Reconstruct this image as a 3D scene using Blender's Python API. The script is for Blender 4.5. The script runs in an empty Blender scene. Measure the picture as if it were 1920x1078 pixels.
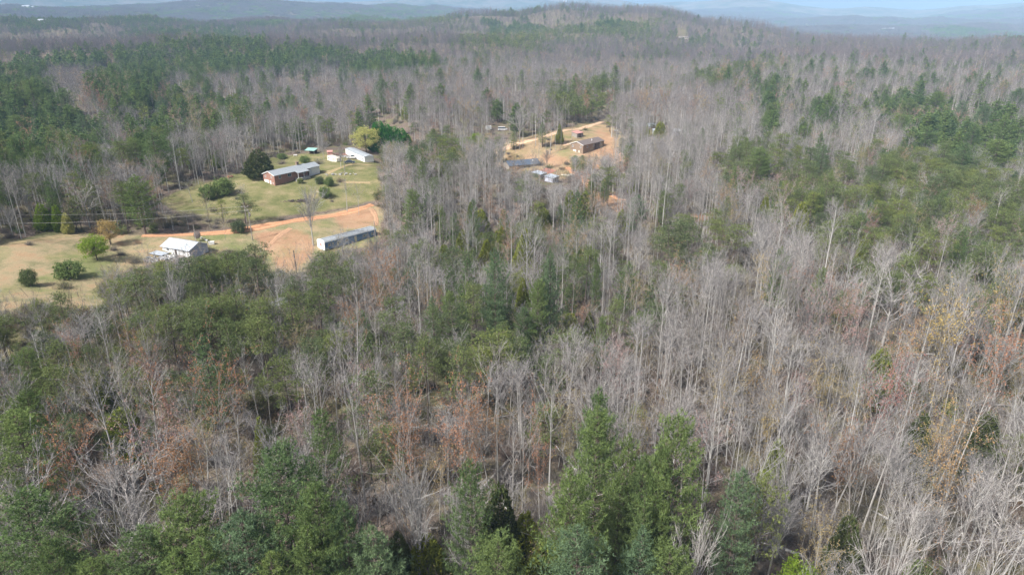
import bpy, math, random
import numpy as np
R = math.radians
rng = np.random.default_rng(7)
random.seed(7)
D = bpy.data
scene = bpy.context.scene
COL = scene.collection

# ------------------------------------------------------------------ camera, sky, sun, exposure
CAMZ = 68.0
PITCH = 22.0
cam_d = D.cameras.new('camera'); cam = D.objects.new('camera', cam_d); COL.objects.link(cam)
cam.location = (0, 0, CAMZ); cam.rotation_euler = (R(90 - PITCH), 0, 0)
cam_d.lens = 24; cam_d.sensor_width = 36; cam_d.clip_start = 0.5; cam_d.clip_end = 60000
scene.camera = cam
SUN_DIR = np.array([-0.80, -0.60]); SUN_EL = 47.0     # horizontal direction towards the sun, elevation
world = D.worlds.new('World'); scene.world = world; world.use_nodes = True
wn = world.node_tree.nodes; wl = world.node_tree.links
bgn = wn['Background']
sky = wn.new('ShaderNodeTexSky'); sky.sky_type = 'NISHITA'; sky.sun_disc = False
sky.sun_elevation = R(SUN_EL); sky.sun_rotation = math.atan2(SUN_DIR[0], SUN_DIR[1])
sky.air_density = 1.0; sky.dust_density = 7.0; sky.ozone_density = 1.0; sky.altitude = 300
wl.new(sky.outputs[0], bgn.inputs['Color']); bgn.inputs['Strength'].default_value = 0.10
sun_d = D.lights.new('sun', 'SUN'); sun = D.objects.new('sun', sun_d); COL.objects.link(sun)
sun_d.energy = 4.4; sun_d.angle = R(1.0); sun_d.color = (1.0, 0.98, 0.95)
sun.rotation_euler = (R(90 - SUN_EL), 0, math.atan2(-SUN_DIR[0], SUN_DIR[1]) )
# lamp shines along its local -Z; aim it from the sun direction
from mathutils import Vector, Matrix
_sv = Vector((SUN_DIR[0] * math.cos(R(SUN_EL)), SUN_DIR[1] * math.cos(R(SUN_EL)), math.sin(R(SUN_EL))))
sun.rotation_euler = _sv.to_track_quat('Z', 'Y').to_euler()
sun.location = (0, 0, 400)
scene.view_settings.view_transform = 'Standard'
scene.view_settings.look = 'None'
scene.view_settings.exposure = 0.60
scene.view_settings.gamma = 1.0
scene.render.engine = 'CYCLES'
scene.cycles.use_denoising = True
scene.cycles.max_bounces = 4; scene.cycles.diffuse_bounces = 1; scene.cycles.glossy_bounces = 1
scene.cycles.transmission_bounces = 2; scene.cycles.transparent_max_bounces = 4; scene.cycles.volume_bounces = 0
scene.cycles.sample_clamp_indirect = 4
scene.cycles.use_adaptive_sampling = True; scene.cycles.adaptive_threshold = 0.02
scene.render.film_transparent = False

# ------------------------------------------------------------------ photograph pixel <-> world
FX = 1280.0; CX = 960.0; CY = 539.0
cp, sp = math.cos(R(PITCH)), math.sin(R(PITCH))
def ray(px, py):
    a = (px - CX) / FX; b = -(py - CY) / FX
    d = np.array([a, cp + b * sp, -sp + b * cp])
    return d / np.linalg.norm(d)
def project(x, y, z):
    z = z - CAMZ
    depth = y * cp - z * sp
    up = y * sp + z * cp
    depth = np.where(depth < 1, 1, depth)
    return CX + FX * x / depth, CY - FX * up / depth, depth

def sstep(a, b, t):
    t = np.clip((t - a) / (b - a), 0, 1); return t * t * (3 - 2 * t)
_nr = np.random.default_rng(21)
def _waves(lam, n):
    k = []
    for i in range(n):
        th = _nr.uniform(0, 2 * math.pi); l = lam * _nr.uniform(0.7, 1.5)
        k.append((math.cos(th) * 2 * math.pi / l, math.sin(th) * 2 * math.pi / l, _nr.uniform(0, 6.28)))
    return k
W = {l: _waves(l, 6) for l in (38, 80, 190, 450, 900, 1900)}
W2 = {l: _waves(l, 7) for l in (45, 160, 420)}
def sn(l, x, y, w=W):
    s = 0
    for kx, ky, p in w[l]:
        s = s + np.sin(kx * x + ky * y + p)
    return s / 2.0
def elev_of(px, py):
    d = ray(px, py); return d[2] / math.hypot(d[0], d[1])
SKYX = [-400, 0, 200, 420, 600, 660, 720, 800, 950, 1100, 1165, 1200, 1250, 1300, 1360, 1420, 1450, 1500, 1600, 1700, 1760, 1800, 1860, 1900, 1960, 2300]
SKYY = [-14, -9, -6, 0, 5, 6, 3, -9, -14, -8, 1, 9, 7, 3, -1, -3, 3, 10, 17, 18, 16, 12, 12, 8, 4, -6]
_te = [CAMZ + 10000 * elev_of(a, b) for a, b in zip(SKYX, SKYY)]
_ta = [math.atan2(a - CX, FX * cp - 0.0) for a in SKYX]
# azimuth of a pixel column close to the horizon
_ta = [math.atan2(ray(a, 15)[0], ray(a, 15)[1]) for a in SKYX]
def polar(px, r, py=25):
    d = ray(px, py); n = math.hypot(d[0], d[1]); return d[0] / n * r, d[1] / n * r
HILLS = []   # x, y, amp, sigma across the view, sigma along it, azimuth
def hill(px, r, amp, sa, sl):
    x, y = polar(px, r); HILLS.append((x, y, amp, sa, sl, math.atan2(x, y)))
hill(1215, 1900, 47, 210, 260)
hill(1010, 2050, 33, 300, 300)
hill(760, 2300, 22, 330, 300)
hill(1560, 1750, 8, 260, 260)
hill(770, 4600, 62, 360, 500)
hill(560, 5200, 50, 600, 500)
hill(950, 5600, 40, 600, 500)
hill(250, 5200, 95, 1200, 600)
hill(-60, 4400, 55, 700, 500)
hill(1600, 6000, 50, 900, 500)
hill(1980, 7600, 120, 500, 500)
hill(1350, 7200, 40, 700, 500)
hill(330, 1150, 16, 420, 130)
hill(30, 700, 10, 160, 140)
hill(60, 2300, 30, 600, 260)
hill(520, 3000, 34, 700, 300)
PADS = []
def height(x, y):
    x = np.asarray(x, float); y = np.asarray(y, float)
    r = np.hypot(x, y); az = np.arctan2(x, y)
    h = 1.3 * sn(80, x, y) * sstep(60, 200, r) + 3.2 * sn(190, x, y) + 0.25 * sn(38, x, y)
    h = h + 5 * sstep(400, 900, r) * sn(450, x, y)
    h = h + 7 * sstep(900, 2500, r) * sn(900, x, y) + 14 * sstep(2600, 4200, r) * sn(1900, x, y)
    h = h - 26 * sstep(1500, 2100, r) * sstep(0.15, 0.32, az) - 22 * sstep(2100, 3000, r)
    h = h - 12 * sstep(330, 520, r) * (1 - sstep(900, 1200, r)) * (1 - sstep(-0.28, -0.1, az))
    for (hx, hy, a, sa, sl, haz) in HILLS:
        dx = x - hx; dy = y - hy; c, s = math.cos(haz), math.sin(haz)
        u = dx * c - dy * s; v = dx * s + dy * c
        h = h + a * np.exp(-0.5 * ((u / sa) ** 2 + (v / sl) ** 2))
    # the lawn knoll
    m = np.interp(az, _ta, _te)
    prof = np.exp(-0.5 * ((r - 10000) / 1400) ** 2)
    h = h * (1 - 0.6 * sstep(8200, 9800, r)) + (m + 9 * sn(900, x, y) + 12) * prof
    h = np.where(r > 10000, h - 60 * sstep(10000, 14000, r), h)
    for (hx, hy, a, s_) in PADS:
        h = h + a * np.exp(-0.5 * ((x - hx) ** 2 + (y - hy) ** 2) / s_ ** 2)
    return h
def ground_at(px, py, up=0.0):
    """the point of the land (plus up metres) that this photograph pixel looks at"""
    d = ray(px, py)
    t = np.concatenate([np.arange(20, 1200, 1.0), np.geomspace(1200, 14000, 3000)])
    X, Y, Z = d[0] * t, d[1] * t, CAMZ + d[2] * t
    below = Z < height(X, Y) + up
    k = int(np.argmax(below)) if below.any() else len(t) - 1
    a, b = t[max(k - 1, 0)], t[k]
    for _ in range(18):
        m = (a + b) / 2
        if CAMZ + d[2] * m < float(height(d[0] * m, d[1] * m)) + up: b = m
        else: a = m
    return d[0] * b, d[1] * b, float(height(d[0] * b, d[1] * b)), b

def in_poly(px, py, poly):
    px = np.asarray(px, float); py = np.asarray(py, float)
    c = np.zeros(px.shape, bool); n = len(poly)
    for i in range(n):
        x0, y0 = poly[i]; x1, y1 = poly[(i + 1) % n]
        if y0 == y1: continue
        t = ((y0 > py) != (y1 > py)) & (px < (x1 - x0) * (py - y0) / (y1 - y0) + x0)
        c ^= t
    return c

# ------------------------------------------------------------------ materials
def mat(name): 
    m = D.materials.new(name); m.use_nodes = True; nt = m.node_tree
    for n in list(nt.nodes): nt.nodes.remove(n)
    return m, nt, nt.nodes, nt.links
def ramp(nodes, stops, interp='LINEAR'):
    r = nodes.new('ShaderNodeValToRGB'); r.color_ramp.interpolation = interp
    e = r.color_ramp.elements
    while len(e) < len(stops): e.new(0.5)
    for k, (p, c) in enumerate(stops):
        e[k].position = p; e[k].color = (*c, 1)
    return r
def foliage_mat(name, cols, tone_lo=0.7, tone_hi=1.35, transl=0.25, world_cols=None):
    """cols: ramp over the object's own random number; tone attribute varies tuft by tuft"""
    m, nt, N, L = mat(name)
    out = N.new('ShaderNodeOutputMaterial'); oi = N.new('ShaderNodeObjectInfo')
    n = len(cols); r = ramp(N, [(i / max(n - 1, 1), c) for i, c in enumerate(cols)])
    L.new(oi.outputs['Random'], r.inputs[0])
    at = N.new('ShaderNodeAttribute'); at.attribute_name = 'tone'
    mr = N.new('ShaderNodeMapRange'); mr.inputs[3].default_value = tone_lo; mr.inputs[4].default_value = tone_hi
    L.new(at.outputs['Fac'], mr.inputs[0])
    mul = N.new('ShaderNodeVectorMath'); mul.operation = 'SCALE'
    L.new(r.outputs[0], mul.inputs[0]); L.new(mr.outputs[0], mul.inputs['Scale'])
    di = N.new('ShaderNodeBsdfDiffuse'); L.new(mul.outputs[0], di.inputs[0])
    if transl > 0:
        tr = N.new('ShaderNodeBsdfTranslucent'); L.new(mul.outputs[0], tr.inputs[0])
        mx = N.new('ShaderNodeMixShader'); mx.inputs[0].default_value = transl
        L.new(di.outputs[0], mx.inputs[1]); L.new(tr.outputs[0], mx.inputs[2]); L.new(mx.outputs[0], out.inputs[0])
    else:
        L.new(di.outputs[0], out.inputs[0])
    return m
def simple(name, col, rough=0.8, metal=0.0, var=0.12, scale=2.0, spec=0.3):
    m, nt, N, L = mat(name)
    out = N.new('ShaderNodeOutputMaterial'); b = N.new('ShaderNodeBsdfPrincipled')
    b.inputs['Roughness'].default_value = rough; b.inputs['Metallic'].default_value = metal
    b.inputs['Specular IOR Level'].default_value = spec
    tc = N.new('ShaderNodeTexCoord'); no = N.new('ShaderNodeTexNoise'); no.inputs['Scale'].default_value = scale
    no.inputs['Detail'].default_value = 5
    L.new(tc.outputs['Object'], no.inputs['Vector'])
    r = ramp(N, [(0.3, tuple(c * (1 - var) for c in col)), (0.7, tuple(min(1, c * (1 + var)) for c in col))])
    L.new(no.outputs['Fac'], r.inputs[0]); L.new(r.outputs[0], b.inputs['Base Color']); L.new(b.outputs[0], out.inputs[0])
    return m
def banded(name, col, col2, axis='Z', period=0.2, width=0.08, rough=0.8, metal=0.0, weather=0.12, wscale=0.6):
    """siding, ribbed metal or brick courses: thin lines of col2 every period metres, with weathering"""
    m, nt, N, L = mat(name)
    out = N.new('ShaderNodeOutputMaterial'); b = N.new('ShaderNodeBsdfPrincipled')
    b.inputs['Roughness'].default_value = rough; b.inputs['Metallic'].default_value = metal
    tc = N.new('ShaderNodeTexCoord'); sx = N.new('ShaderNodeSeparateXYZ'); L.new(tc.outputs['Object'], sx.inputs[0])
    md = N.new('ShaderNodeMath'); md.operation = 'MODULO'; md.inputs[1].default_value = period
    ad = N.new('ShaderNodeMath'); ad.operation = 'ADD'; ad.inputs[1].default_value = 200 * period
    L.new(sx.outputs[axis], ad.inputs[0]); L.new(ad.outputs[0], md.inputs[0])
    lt = N.new('ShaderNodeMath'); lt.operation = 'LESS_THAN'; lt.inputs[1].default_value = width * period
    L.new(md.outputs[0], lt.inputs[0])
    no = N.new('ShaderNodeTexNoise'); no.inputs['Scale'].default_value = wscale; no.inputs['Detail'].default_value = 8
    no.inputs['Roughness'].default_value = 0.7
    L.new(tc.outputs['Object'], no.inputs['Vector'])
    r = ramp(N, [(0.3, tuple(c * (1 - weather) for c in col)), (0.65, tuple(min(1, c * (1 + weather)) for c in col))])
    L.new(no.outputs['Fac'], r.inputs[0])
    mx = N.new('ShaderNodeMix'); mx.data_type = 'RGBA'; L.new(lt.outputs[0], mx.inputs[0])
    L.new(r.outputs[0], mx.inputs[6]); mx.inputs[7].default_value = (*col2, 1)
    L.new(mx.outputs[2], b.inputs['Base Color']); L.new(b.outputs[0], out.inputs[0])
    return m

M = {}
M['bark_pale'] = foliage_mat('bark_pale', [(.32, .30, .28), (.44, .43, .405), (.36, .35, .33), (.52, .51, .48), (.23, .21, .19), (.40, .385, .36)], .8, 1.2, 0)
M['bark_dark'] = foliage_mat('bark_dark', [(.12, .095, .08), (.17, .14, .12)], .8, 1.2, 0)
M['twig'] = foliage_mat('twig', [(.215, .20, .20), (.265, .252, .254), (.20, .178, .168), (.265, .248, .25), (.245, .235, .24), (.185, .165, .155)], .65, 1.3, 0)
M['twig_far'] = foliage_mat('far_twigs', [(.172, .152, .160), (.20, .178, .188), (.162, .142, .145), (.19, .172, .184)], .82, 1.18, 0)
M['twig_white'] = foliage_mat('twig_white', [(.42, .40, .375), (.38, .36, .35)], .7, 1.3, 0)
M['wpine'] = foliage_mat('white_pine_needles', [(.150, .225, .09), (.185, .255, .085), (.135, .205, .095), (.205, .27, .09)], .5, 1.5, .35)
M['vpine'] = foliage_mat('scrub_pine_needles', [(.165, .215, .09), (.21, .255, .095), (.14, .18, .095), (.245, .285, .085), (.155, .20, .08)], .45, 1.5, .35)
M['cedar'] = foliage_mat('cedar_scales', [(.215, .26, .055), (.25, .28, .05), (.175, .22, .055)], .6, 1.4, .25)
M['cedar_dark'] = foliage_mat('dark_cedar_scales', [(.085, .105, .04), (.105, .125, .048)], .6, 1.5, .15)
M['lime'] = foliage_mat('fresh_leaves', [(.22, .32, .04), (.26, .36, .05)], .7, 1.3, .35)
M['yellowgreen'] = foliage_mat('young_leaves', [(.52, .52, .18), (.56, .55, .20)], .7, 1.3, .35)
M['gold'] = foliage_mat('golden_buds', [(.48, .36, .15), (.45, .33, .13)], .7, 1.3, .3)
M['deepgreen'] = foliage_mat('deep_green_leaves', [(.055, .21, .035), (.07, .24, .04)], .6, 1.5, .2)
M['bluepine'] = foliage_mat('blue_green_needles', [(.145, .22, .12), (.17, .24, .12)], .6, 1.4, .3)
M['litepine'] = foliage_mat('light_green_needles', [(.19, .26, .095), (.215, .285, .10)], .65, 1.35, .35)
M['bud_orange'] = foliage_mat('orange_buds', [(.46, .24, .14), (.43, .21, .12)], .7, 1.3, .3)
M['bud_red'] = foliage_mat('red_buds', [(.42, .21, .18), (.39, .18, .15)], .7, 1.3, .3)
M['bud_pink'] = foliage_mat('pink_buds', [(.38, .25, .23), (.42, .27, .24)], .7, 1.3, .3)
M['bud_yellow'] = foliage_mat('yellow_buds', [(.46, .33, .11), (.47, .36, .14)], .7, 1.3, .3)
M['bud_rust'] = foliage_mat('rust_buds', [(.34, .18, .09), (.37, .20, .09)], .7, 1.3, .3)
M['bud_tan'] = foliage_mat('tan_buds', [(.36, .28, .14), (.34, .30, .13), (.42, .25, .14)], .7, 1.3, .3)
M['bud_mix'] = foliage_mat('mixed_buds', [(.40, .25, .19), (.38, .32, .18), (.38, .26, .22), (.34, .34, .16), (.42, .22, .15), (.36, .25, .20)], .7, 1.3, .3)
M['brush'] = foliage_mat('brush_twigs', [(.185, .158, .138), (.22, .195, .18), (.17, .158, .12), (.23, .21, .195), (.20, .15, .125)], .6, 1.4, .1)
M['brush_leaf'] = foliage_mat('brush_leaves', [(.15, .165, .065), (.19, .18, .08), (.125, .145, .06), (.22, .19, .10), (.22, .15, .095)], .6, 1.4, .3)

# ground: what grows or lies there is a property of the place (attributes on the land's vertices)
def ground_material():
    m, nt, N, L = mat('ground_cover')
    out = N.new('ShaderNodeOutputMaterial'); b = N.new('ShaderNodeBsdfDiffuse')
    geo = N.new('ShaderNodeNewGeometry')
    def noise(scale, det=5, rough=.6, vec=None):
        n = N.new('ShaderNodeTexNoise'); n.inputs['Scale'].default_value = scale; n.inputs['Detail'].default_value = det
        n.inputs['Roughness'].default_value = rough; L.new(geo.outputs['Position'], n.inputs['Vector']); return n
    def mix(f, a, c):
        x = N.new('ShaderNodeMix'); x.data_type = 'RGBA'; L.new(f, x.inputs[0])
        for s, v in ((6, a), (7, c)):
            if isinstance(v, tuple): x.inputs[s].default_value = (*v, 1)
            else: L.new(v, x.inputs[s])
        return x.outputs[2]
    n1 = noise(.9, 6, .75); n2 = noise(.06, 5, .6); n3 = noise(.012, 4, .55); n4 = noise(3.5, 3, .6)
    litter = ramp(N, [(.28, (.07, .055, .042)), (.42, (.13, .10, .08)), (.55, (.19, .15, .122)), (.7, (.25, .20, .165))]); L.new(n1.outputs[0], litter.inputs[0])
    olive = ramp(N, [(.3, (.11, .11, .055)), (.7, (.22, .20, .11))]); L.new(n1.outputs[0], olive.inputs[0])
    k = ramp(N, [(.46, (0, 0, 0)), (.62, (1, 1, 1))]); L.new(n2.outputs[0], k.inputs[0])
    forest = mix(k.outputs[0], litter.outputs[0], olive.outputs[0])
    # far hills: pine and leafless patches
    def attr(nm):
        a = N.new('ShaderNodeAttribute'); a.attribute_name = nm
        # break up the edge with noise
        s = N.new('ShaderNodeMath'); s.operation = 'MULTIPLY_ADD'; L.new(n2.outputs[0], s.inputs[0]); s.inputs[1].default_value = .9; s.inputs[2].default_value = -.45
        s2 = N.new('ShaderNodeMath'); s2.operation = 'MULTIPLY_ADD'; L.new(n1.outputs[0], s2.inputs[0]); s2.inputs[1].default_value = .7; L.new(s.outputs[0], s2.inputs[2])
        t = N.new('ShaderNodeMath'); t.operation = 'ADD'; L.new(a.outputs['Fac'], t.inputs[0]); L.new(s2.outputs[0], t.inputs[1])
        q = N.new('ShaderNodeMapRange'); q.inputs[1].default_value = .60; q.inputs[2].default_value = 1.05; L.new(t.outputs[0], q.inputs[0])
        return q.outputs[0]
    g1 = noise(.16, 8, .68)
    lawn = ramp(N, [(.30, (.115, .125, .05)), (.45, (.165, .168, .072)), (.56, (.22, .20, .10)), (.68, (.29, .24, .14))]); L.new(g1.outputs[0], lawn.inputs[0])
    field = ramp(N, [(.28, (.15, .16, .075)), (.42, (.24, .215, .12)), (.55, (.34, .27, .165)), (.68, (.36, .235, .14))]); L.new(g1.outputs[0], field.inputs[0])
    clay = ramp(N, [(.3, (.30, .18, .11)), (.5, (.37, .225, .14)), (.7, (.42, .29, .19))]); L.new(g1.outputs[0], clay.inputs[0])
    fgreen = ramp(N, [(.3, (.13, .155, .06)), (.6, (.22, .225, .10)), (.75, (.30, .26, .14))]); L.new(g1.outputs[0], fgreen.inputs[0])
    fk = ramp(N, [(.38, (0, 0, 0)), (.50, (1, 1, 1))]); nk = noise(.045, 6, .65); L.new(nk.outputs[0], fk.inputs[0])
    c = mix(attr('field'), forest, mix(fk.outputs[0], fgreen.outputs[0], field.outputs[0]))
    c = mix(attr('lawn'), c, lawn.outputs[0])
    c = mix(attr('clay'), c, clay.outputs[0])
    # fine grain
    gr = ramp(N, [(.25, (.72, .72, .72)), (.75, (1.25, 1.25, 1.25))]); L.new(n4.outputs[0], gr.inputs[0])
    mu = N.new('ShaderNodeMix'); mu.data_type = 'RGBA'; mu.blend_type = 'MULTIPLY'; mu.inputs[0].default_value = 1
    L.new(c, mu.inputs[6]); L.new(gr.outputs[0], mu.inputs[7])
    # the wooded mountains too far off for single trees
    far = N.new('ShaderNodeAttribute'); far.attribute_name = 'farwood'
    fr = ramp(N, [(.42, (.055, .075, .045)), (.5, (.13, .12, .09)), (.62, (.20, .17, .15))]); 
    nf = noise(.0035, 9, .7); L.new(nf.outputs[0], fr.inputs[0])
    c2 = mix(far.outputs['Fac'], mu.outputs[2], fr.outputs[0])
    L.new(c2, b.inputs[0])
    bp = N.new('ShaderNodeBump'); bp.inputs['Strength'].default_value = .6; bp.inputs['Distance'].default_value = .25
    L.new(n1.outputs[0], bp.inputs['Height']); L.new(bp.outputs[0], b.inputs['Normal'])
    L.new(b.outputs[0], out.inputs[0])
    return m
M['ground'] = ground_material()

# ------------------------------------------------------------------ map of the place, read off the photograph
LAWN = [(296, 378), (335, 358), (430, 330), (468, 318), (485, 300), (540, 291), (600, 287), (650, 298), (706, 302), (712, 345), (705, 376), (610, 396), (560, 402), (480, 414), (400, 404), (330, 396)]
FIELD = [(0, 462), (90, 432), (200, 440), (300, 440), (440, 432), (520, 416), (705, 384), (718, 400), (714, 440), (704, 462), (592, 474), (572, 512), (502, 512), (497, 484), (440, 468), (370, 478), (290, 492), (235, 512), (180, 530), (205, 560), (165, 580), (60, 565), (0, 590), (-200, 600), (-200, 480)]
YARD = [(868, 305), (900, 282), (990, 256), (1100, 230), (1145, 236), (1185, 262), (1180, 285), (1120, 300), (1080, 318), (1060, 336), (1000, 336), (930, 318)]
CLAYS = [[(1085, 338), (1135, 368), (1205, 388), (1192, 408), (1130, 396), (1095, 358)],
         [(470, 440), (520, 430), (560, 428), (590, 446), (592, 474), (560, 508), (520, 506), (505, 480)],
         [(1000, 285), (1060, 292), (1120, 322), (1180, 300), (1160, 258), (1120, 240), (1080, 300), (1040, 318)],
         [(620, 405), (700, 388), (710, 420), (680, 428), (640, 430)],
         [(1290, 400), (1340, 398), (1345, 412), (1300, 418)]]
def ellipse(cx, cy, rx, ry, n=14):
    return [(cx + rx * math.cos(2 * math.pi * i / n), cy + ry * math.sin(2 * math.pi * i / n)) for i in range(n)]
# zones: polygon, {kind: share}
Z = []
def zone(poly, **k): Z.append((poly, k))
zone([(-80, 125), (60, 118), (95, 165), (110, 200), (190, 232), (188, 290), (120, 305), (-80, 312)], white=.66, scrub=.08)
zone([(-80, 128), (60, 104), (200, 94), (330, 82), (420, 68), (500, 70), (490, 80), (380, 92), (260, 110), (120, 126), (-80, 140)], white=.74)
zone([(165, 165), (200, 130), (300, 112), (420, 94), (560, 86), (650, 92), (650, 108), (500, 124), (390, 140), (320, 134), (262, 205), (200, 195)], white=.75, scrub=.1)
zone([(262, 200), (300, 172), (360, 182), (470, 190), (480, 222), (400, 238), (330, 242), (270, 218)], scrub=.45, white=.2)
zone([(230, 240), (320, 232), (315, 312), (262, 312)], white=.6, scrub=.1)
zone([(640, 103), (700, 98), (815, 106), (822, 128), (640, 132)], white=.8)
zone([(860, 62), (1000, 52), (1100, 44), (1200, 34), (1260, 40), (1200, 62), (1080, 74), (980, 82), (880, 84)], scrub=.7)
zone([(870, 86), (1010, 76), (1020, 94), (880, 98)], scrub=.6)
zone([(640, 20), (760, 28), (880, 33), (860, 42), (640, 44)], scrub=.85)
zone([(250, 56), (440, 50), (450, 66), (250, 68)], white=.7)
zone([(540, 22), (700, 20), (700, 34), (540, 36)], white=.6)
zone([(1030, 162), (1145, 148), (1148, 202), (1040, 206)], scrub=.85)
zone([(1180, 62), (1330, 60), (1330, 90), (1180, 88)], scrub=.15, white=.15)
zone([(1300, 135), (1450, 108), (1455, 125), (1330, 158)], scrub=.55)
zone([(1425, 152), (1462, 150), (1462, 250), (1420, 252)], white=.55)
zone([(1500, 200), (1570, 180), (1600, 240), (1490, 262)], white=.38, scrub=.05)
zone([(1640, 182), (1700, 172), (1850, 208), (1920, 230), (1980, 250), (1980, 320), (1860, 300), (1780, 282), (1650, 232)], white=.50, scrub=.12)
zone([(1610, 110), (1640, 105), (1650, 160), (1600, 160)], white=.5)
zone([(1340, 292), (1400, 276), (1480, 282), (1560, 292), (1640, 282), (1760, 276), (1850, 292), (1980, 380), (1980, 470), (1870, 505), (1800, 492), (1770, 442), (1700, 425), (1600, 470), (1545, 440), (1520, 400), (1400, 362), (1340, 322)], scrub=.60, white=.05)
zone([(1200, 425), (1320, 388), (1425, 415), (1390, 475), (1250, 470)], scrub=.7)
zone([(1575, 470), (1650, 440), (1700, 520), (1640, 570), (1580, 540)], scrub=.45)
zone([(700, 565), (860, 562), (1000, 598), (1160, 560), (1150, 622), (1000, 652), (860, 705), (780, 700), (700, 650)], scrub=.62)
zone([(820, 380), (1120, 385), (1130, 560), (840, 560)], scrub=.26, cedar=.10, white=.10)
zone([(275, 500), (350, 486), (440, 462), (500, 470), (512, 525), (470, 610), (400, 590), (330, 565), (240, 565)], scrub=.85)
zone([(465, 585), (545, 580), (545, 690), (465, 680)], scrub=.6)
zone([(530, 520), (640, 510), (640, 600), (540, 600)], scrub=.6)
zone([(-80, 570), (150, 580), (240, 560), (470, 620), (460, 700), (400, 770), (200, 790), (-80, 780)], scrub=.28, brushy=.40, bud=.05, cedar=.04, low=1)
zone([(60, 395), (200, 400), (450, 415), (460, 432), (200, 440), (60, 425)], scrub=.5, brushy=.3)
zone([(-80, 330), (330, 330), (330, 400), (-80, 410)], scrub=.22, white=.05)
zone([(770, 255), (860, 250), (870, 300), (770, 300)], scrub=.7)
zone([(700, 370), (800, 355), (800, 420), (740, 420)], white=.1)
zone([(1160, 470), (1560, 480), (1540, 620), (1180, 600)], scrub=.10, white=.04, bud=.05)
zone([(500, 700), (1100, 680), (1100, 780), (500, 800)], scrub=.06, cedar=.03, bud=.06)
zone([(0, 680), (100, 690), (110, 860), (0, 880)], white=.25, scrub=.3)
zone([(1560, 640), (1920, 640), (1920, 860), (1560, 860)], cedar=.06, bud=.07, scrub=.03)
zone([(1460, 120), (1960, 110), (1960, 200), (1650, 175), (1460, 200)], white=.09, scrub=.05)
zone([(1200, 160), (1320, 155), (1320, 250), (1200, 240)], bud=.06)
zone([(1300, 600), (1980, 560), (1980, 900), (1300, 900)], bud=.07)
zone([(100, 780), (460, 720), (480, 880), (120, 900)], bud=.12)
zone([(700, 740), (1060, 760), (1060, 900), (700, 880)], bud=.12)
DEFAULT = dict(scrub=.035, white=.03, bud=.04)

# ------------------------------------------------------------------ the land
def build_land():
    az = np.concatenate([np.linspace(-180, -56, 32)[:-1], np.arange(-56, 56.01, .27), np.linspace(56, 180, 32)[1:]])
    az[0] = -180; az = np.radians(az)
    rr = [1.0, 12, 25]
    while rr[-1] < 15000: rr.append(rr[-1] * (1.0115 if rr[-1] < 700 else 1.017) if rr[-1] > 60 else rr[-1] + 3.0)
    rr = np.array(rr)
    A, RR = np.meshgrid(az, rr)
    X = RR * np.sin(A); Y = RR * np.cos(A); H = height(X, Y)
    px, py, dep = project(X, Y, H)
    ok = (Y > 40) & (RR < 900)
    def soft(polys):
        s = np.zeros(px.shape)
        for dx, dy in ((0, 0), (6, 0), (-6, 0), (0, 3), (0, -3)):
            w = np.zeros(px.shape, bool)
            for p in polys: w |= in_poly(px + dx, py + dy, p)
            s += w / 5.0
        return s * ok
    lawn = soft([LAWN]); field = soft([FIELD, YARD]); clay = np.maximum(.62 * soft(CLAYS), .40 * soft([YARD]))
    far = sstep(6000, 7600, RR)
    nr, na = X.shape
    idx = np.arange(nr * na).reshape(nr, na)
    q = np.stack([idx[:-1, :-1], idx[:-1, 1:], idx[1:, 1:], idx[1:, :-1]], -1).reshape(-1, 4)
    V = np.stack([X, Y, H], -1).reshape(-1, 3)
    lw, fl = lawn.reshape(-1), field.reshape(-1)
    cen = lambda a: a[q].mean(1)
    cls = np.zeros(len(q), int)
    cls[cen(fl) > .5] = 2; cls[cen(lw) > .5] = 1
    yard = in_poly(cen(px.reshape(-1)), cen(py.reshape(-1)), YARD); cls[(cls == 2) & yard] = 3
    for k, nm in enumerate(['ground', 'lawn', 'field', 'yard_ground']):
        Q = q[cls == k]
        u, inv = np.unique(Q, return_inverse=True); inv = inv.reshape(-1)
        me = D.meshes.new(nm); me.vertices.add(len(u)); me.vertices.foreach_set('co', V[u].astype(np.float32).ravel())
        me.loops.add(len(inv)); me.loops.foreach_set('vertex_index', inv.astype(np.int32))
        me.polygons.add(len(Q)); me.polygons.foreach_set('loop_start', np.arange(0, len(inv), 4, dtype=np.int32))
        me.update(calc_edges=True)
        for a, arr in (('lawn', lawn), ('field', field), ('clay', clay), ('farwood', far)):
            t = me.attributes.new(a, 'FLOAT', 'POINT'); t.data.foreach_set('value', arr.reshape(-1)[u].astype(np.float32))
        me.polygons.foreach_set('use_smooth', np.ones(len(Q), bool))
        me.materials.append(M['ground'])
        o = D.objects.new(nm, me); COL.objects.link(o); o['kind'] = 'structure'

# ------------------------------------------------------------------ triangle soups for plants
def tube(P, Rd, sides=5):
    P = np.asarray(P, float); Rd = np.asarray(Rd, float)
    t = np.gradient(P, axis=0); t /= np.linalg.norm(t, axis=1)[:, None] + 1e-9
    ref = np.where(np.abs(t[:, 2:3]) > .9, np.array([[1., 0, 0]]), np.array([[0, 0, 1.]]))
    a = np.cross(t, ref); a /= np.linalg.norm(a, axis=1)[:, None] + 1e-9; b = np.cross(t, a)
    th = np.arange(sides) * 2 * math.pi / sides
    ring = P[:, None] + Rd[:, None, None] * (np.cos(th)[None, :, None] * a[:, None] + np.sin(th)[None, :, None] * b[:, None])
    r0, r1 = ring[:-1], ring[1:]; s0 = np.roll(r0, -1, 1); s1 = np.roll(r1, -1, 1)
    t1 = np.stack([r0, s0, s1], 2).reshape(-1, 3, 3); t2 = np.stack([r0, s1, r1], 2).reshape(-1, 3, 3)
    return np.concatenate([t1, t2])
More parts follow.
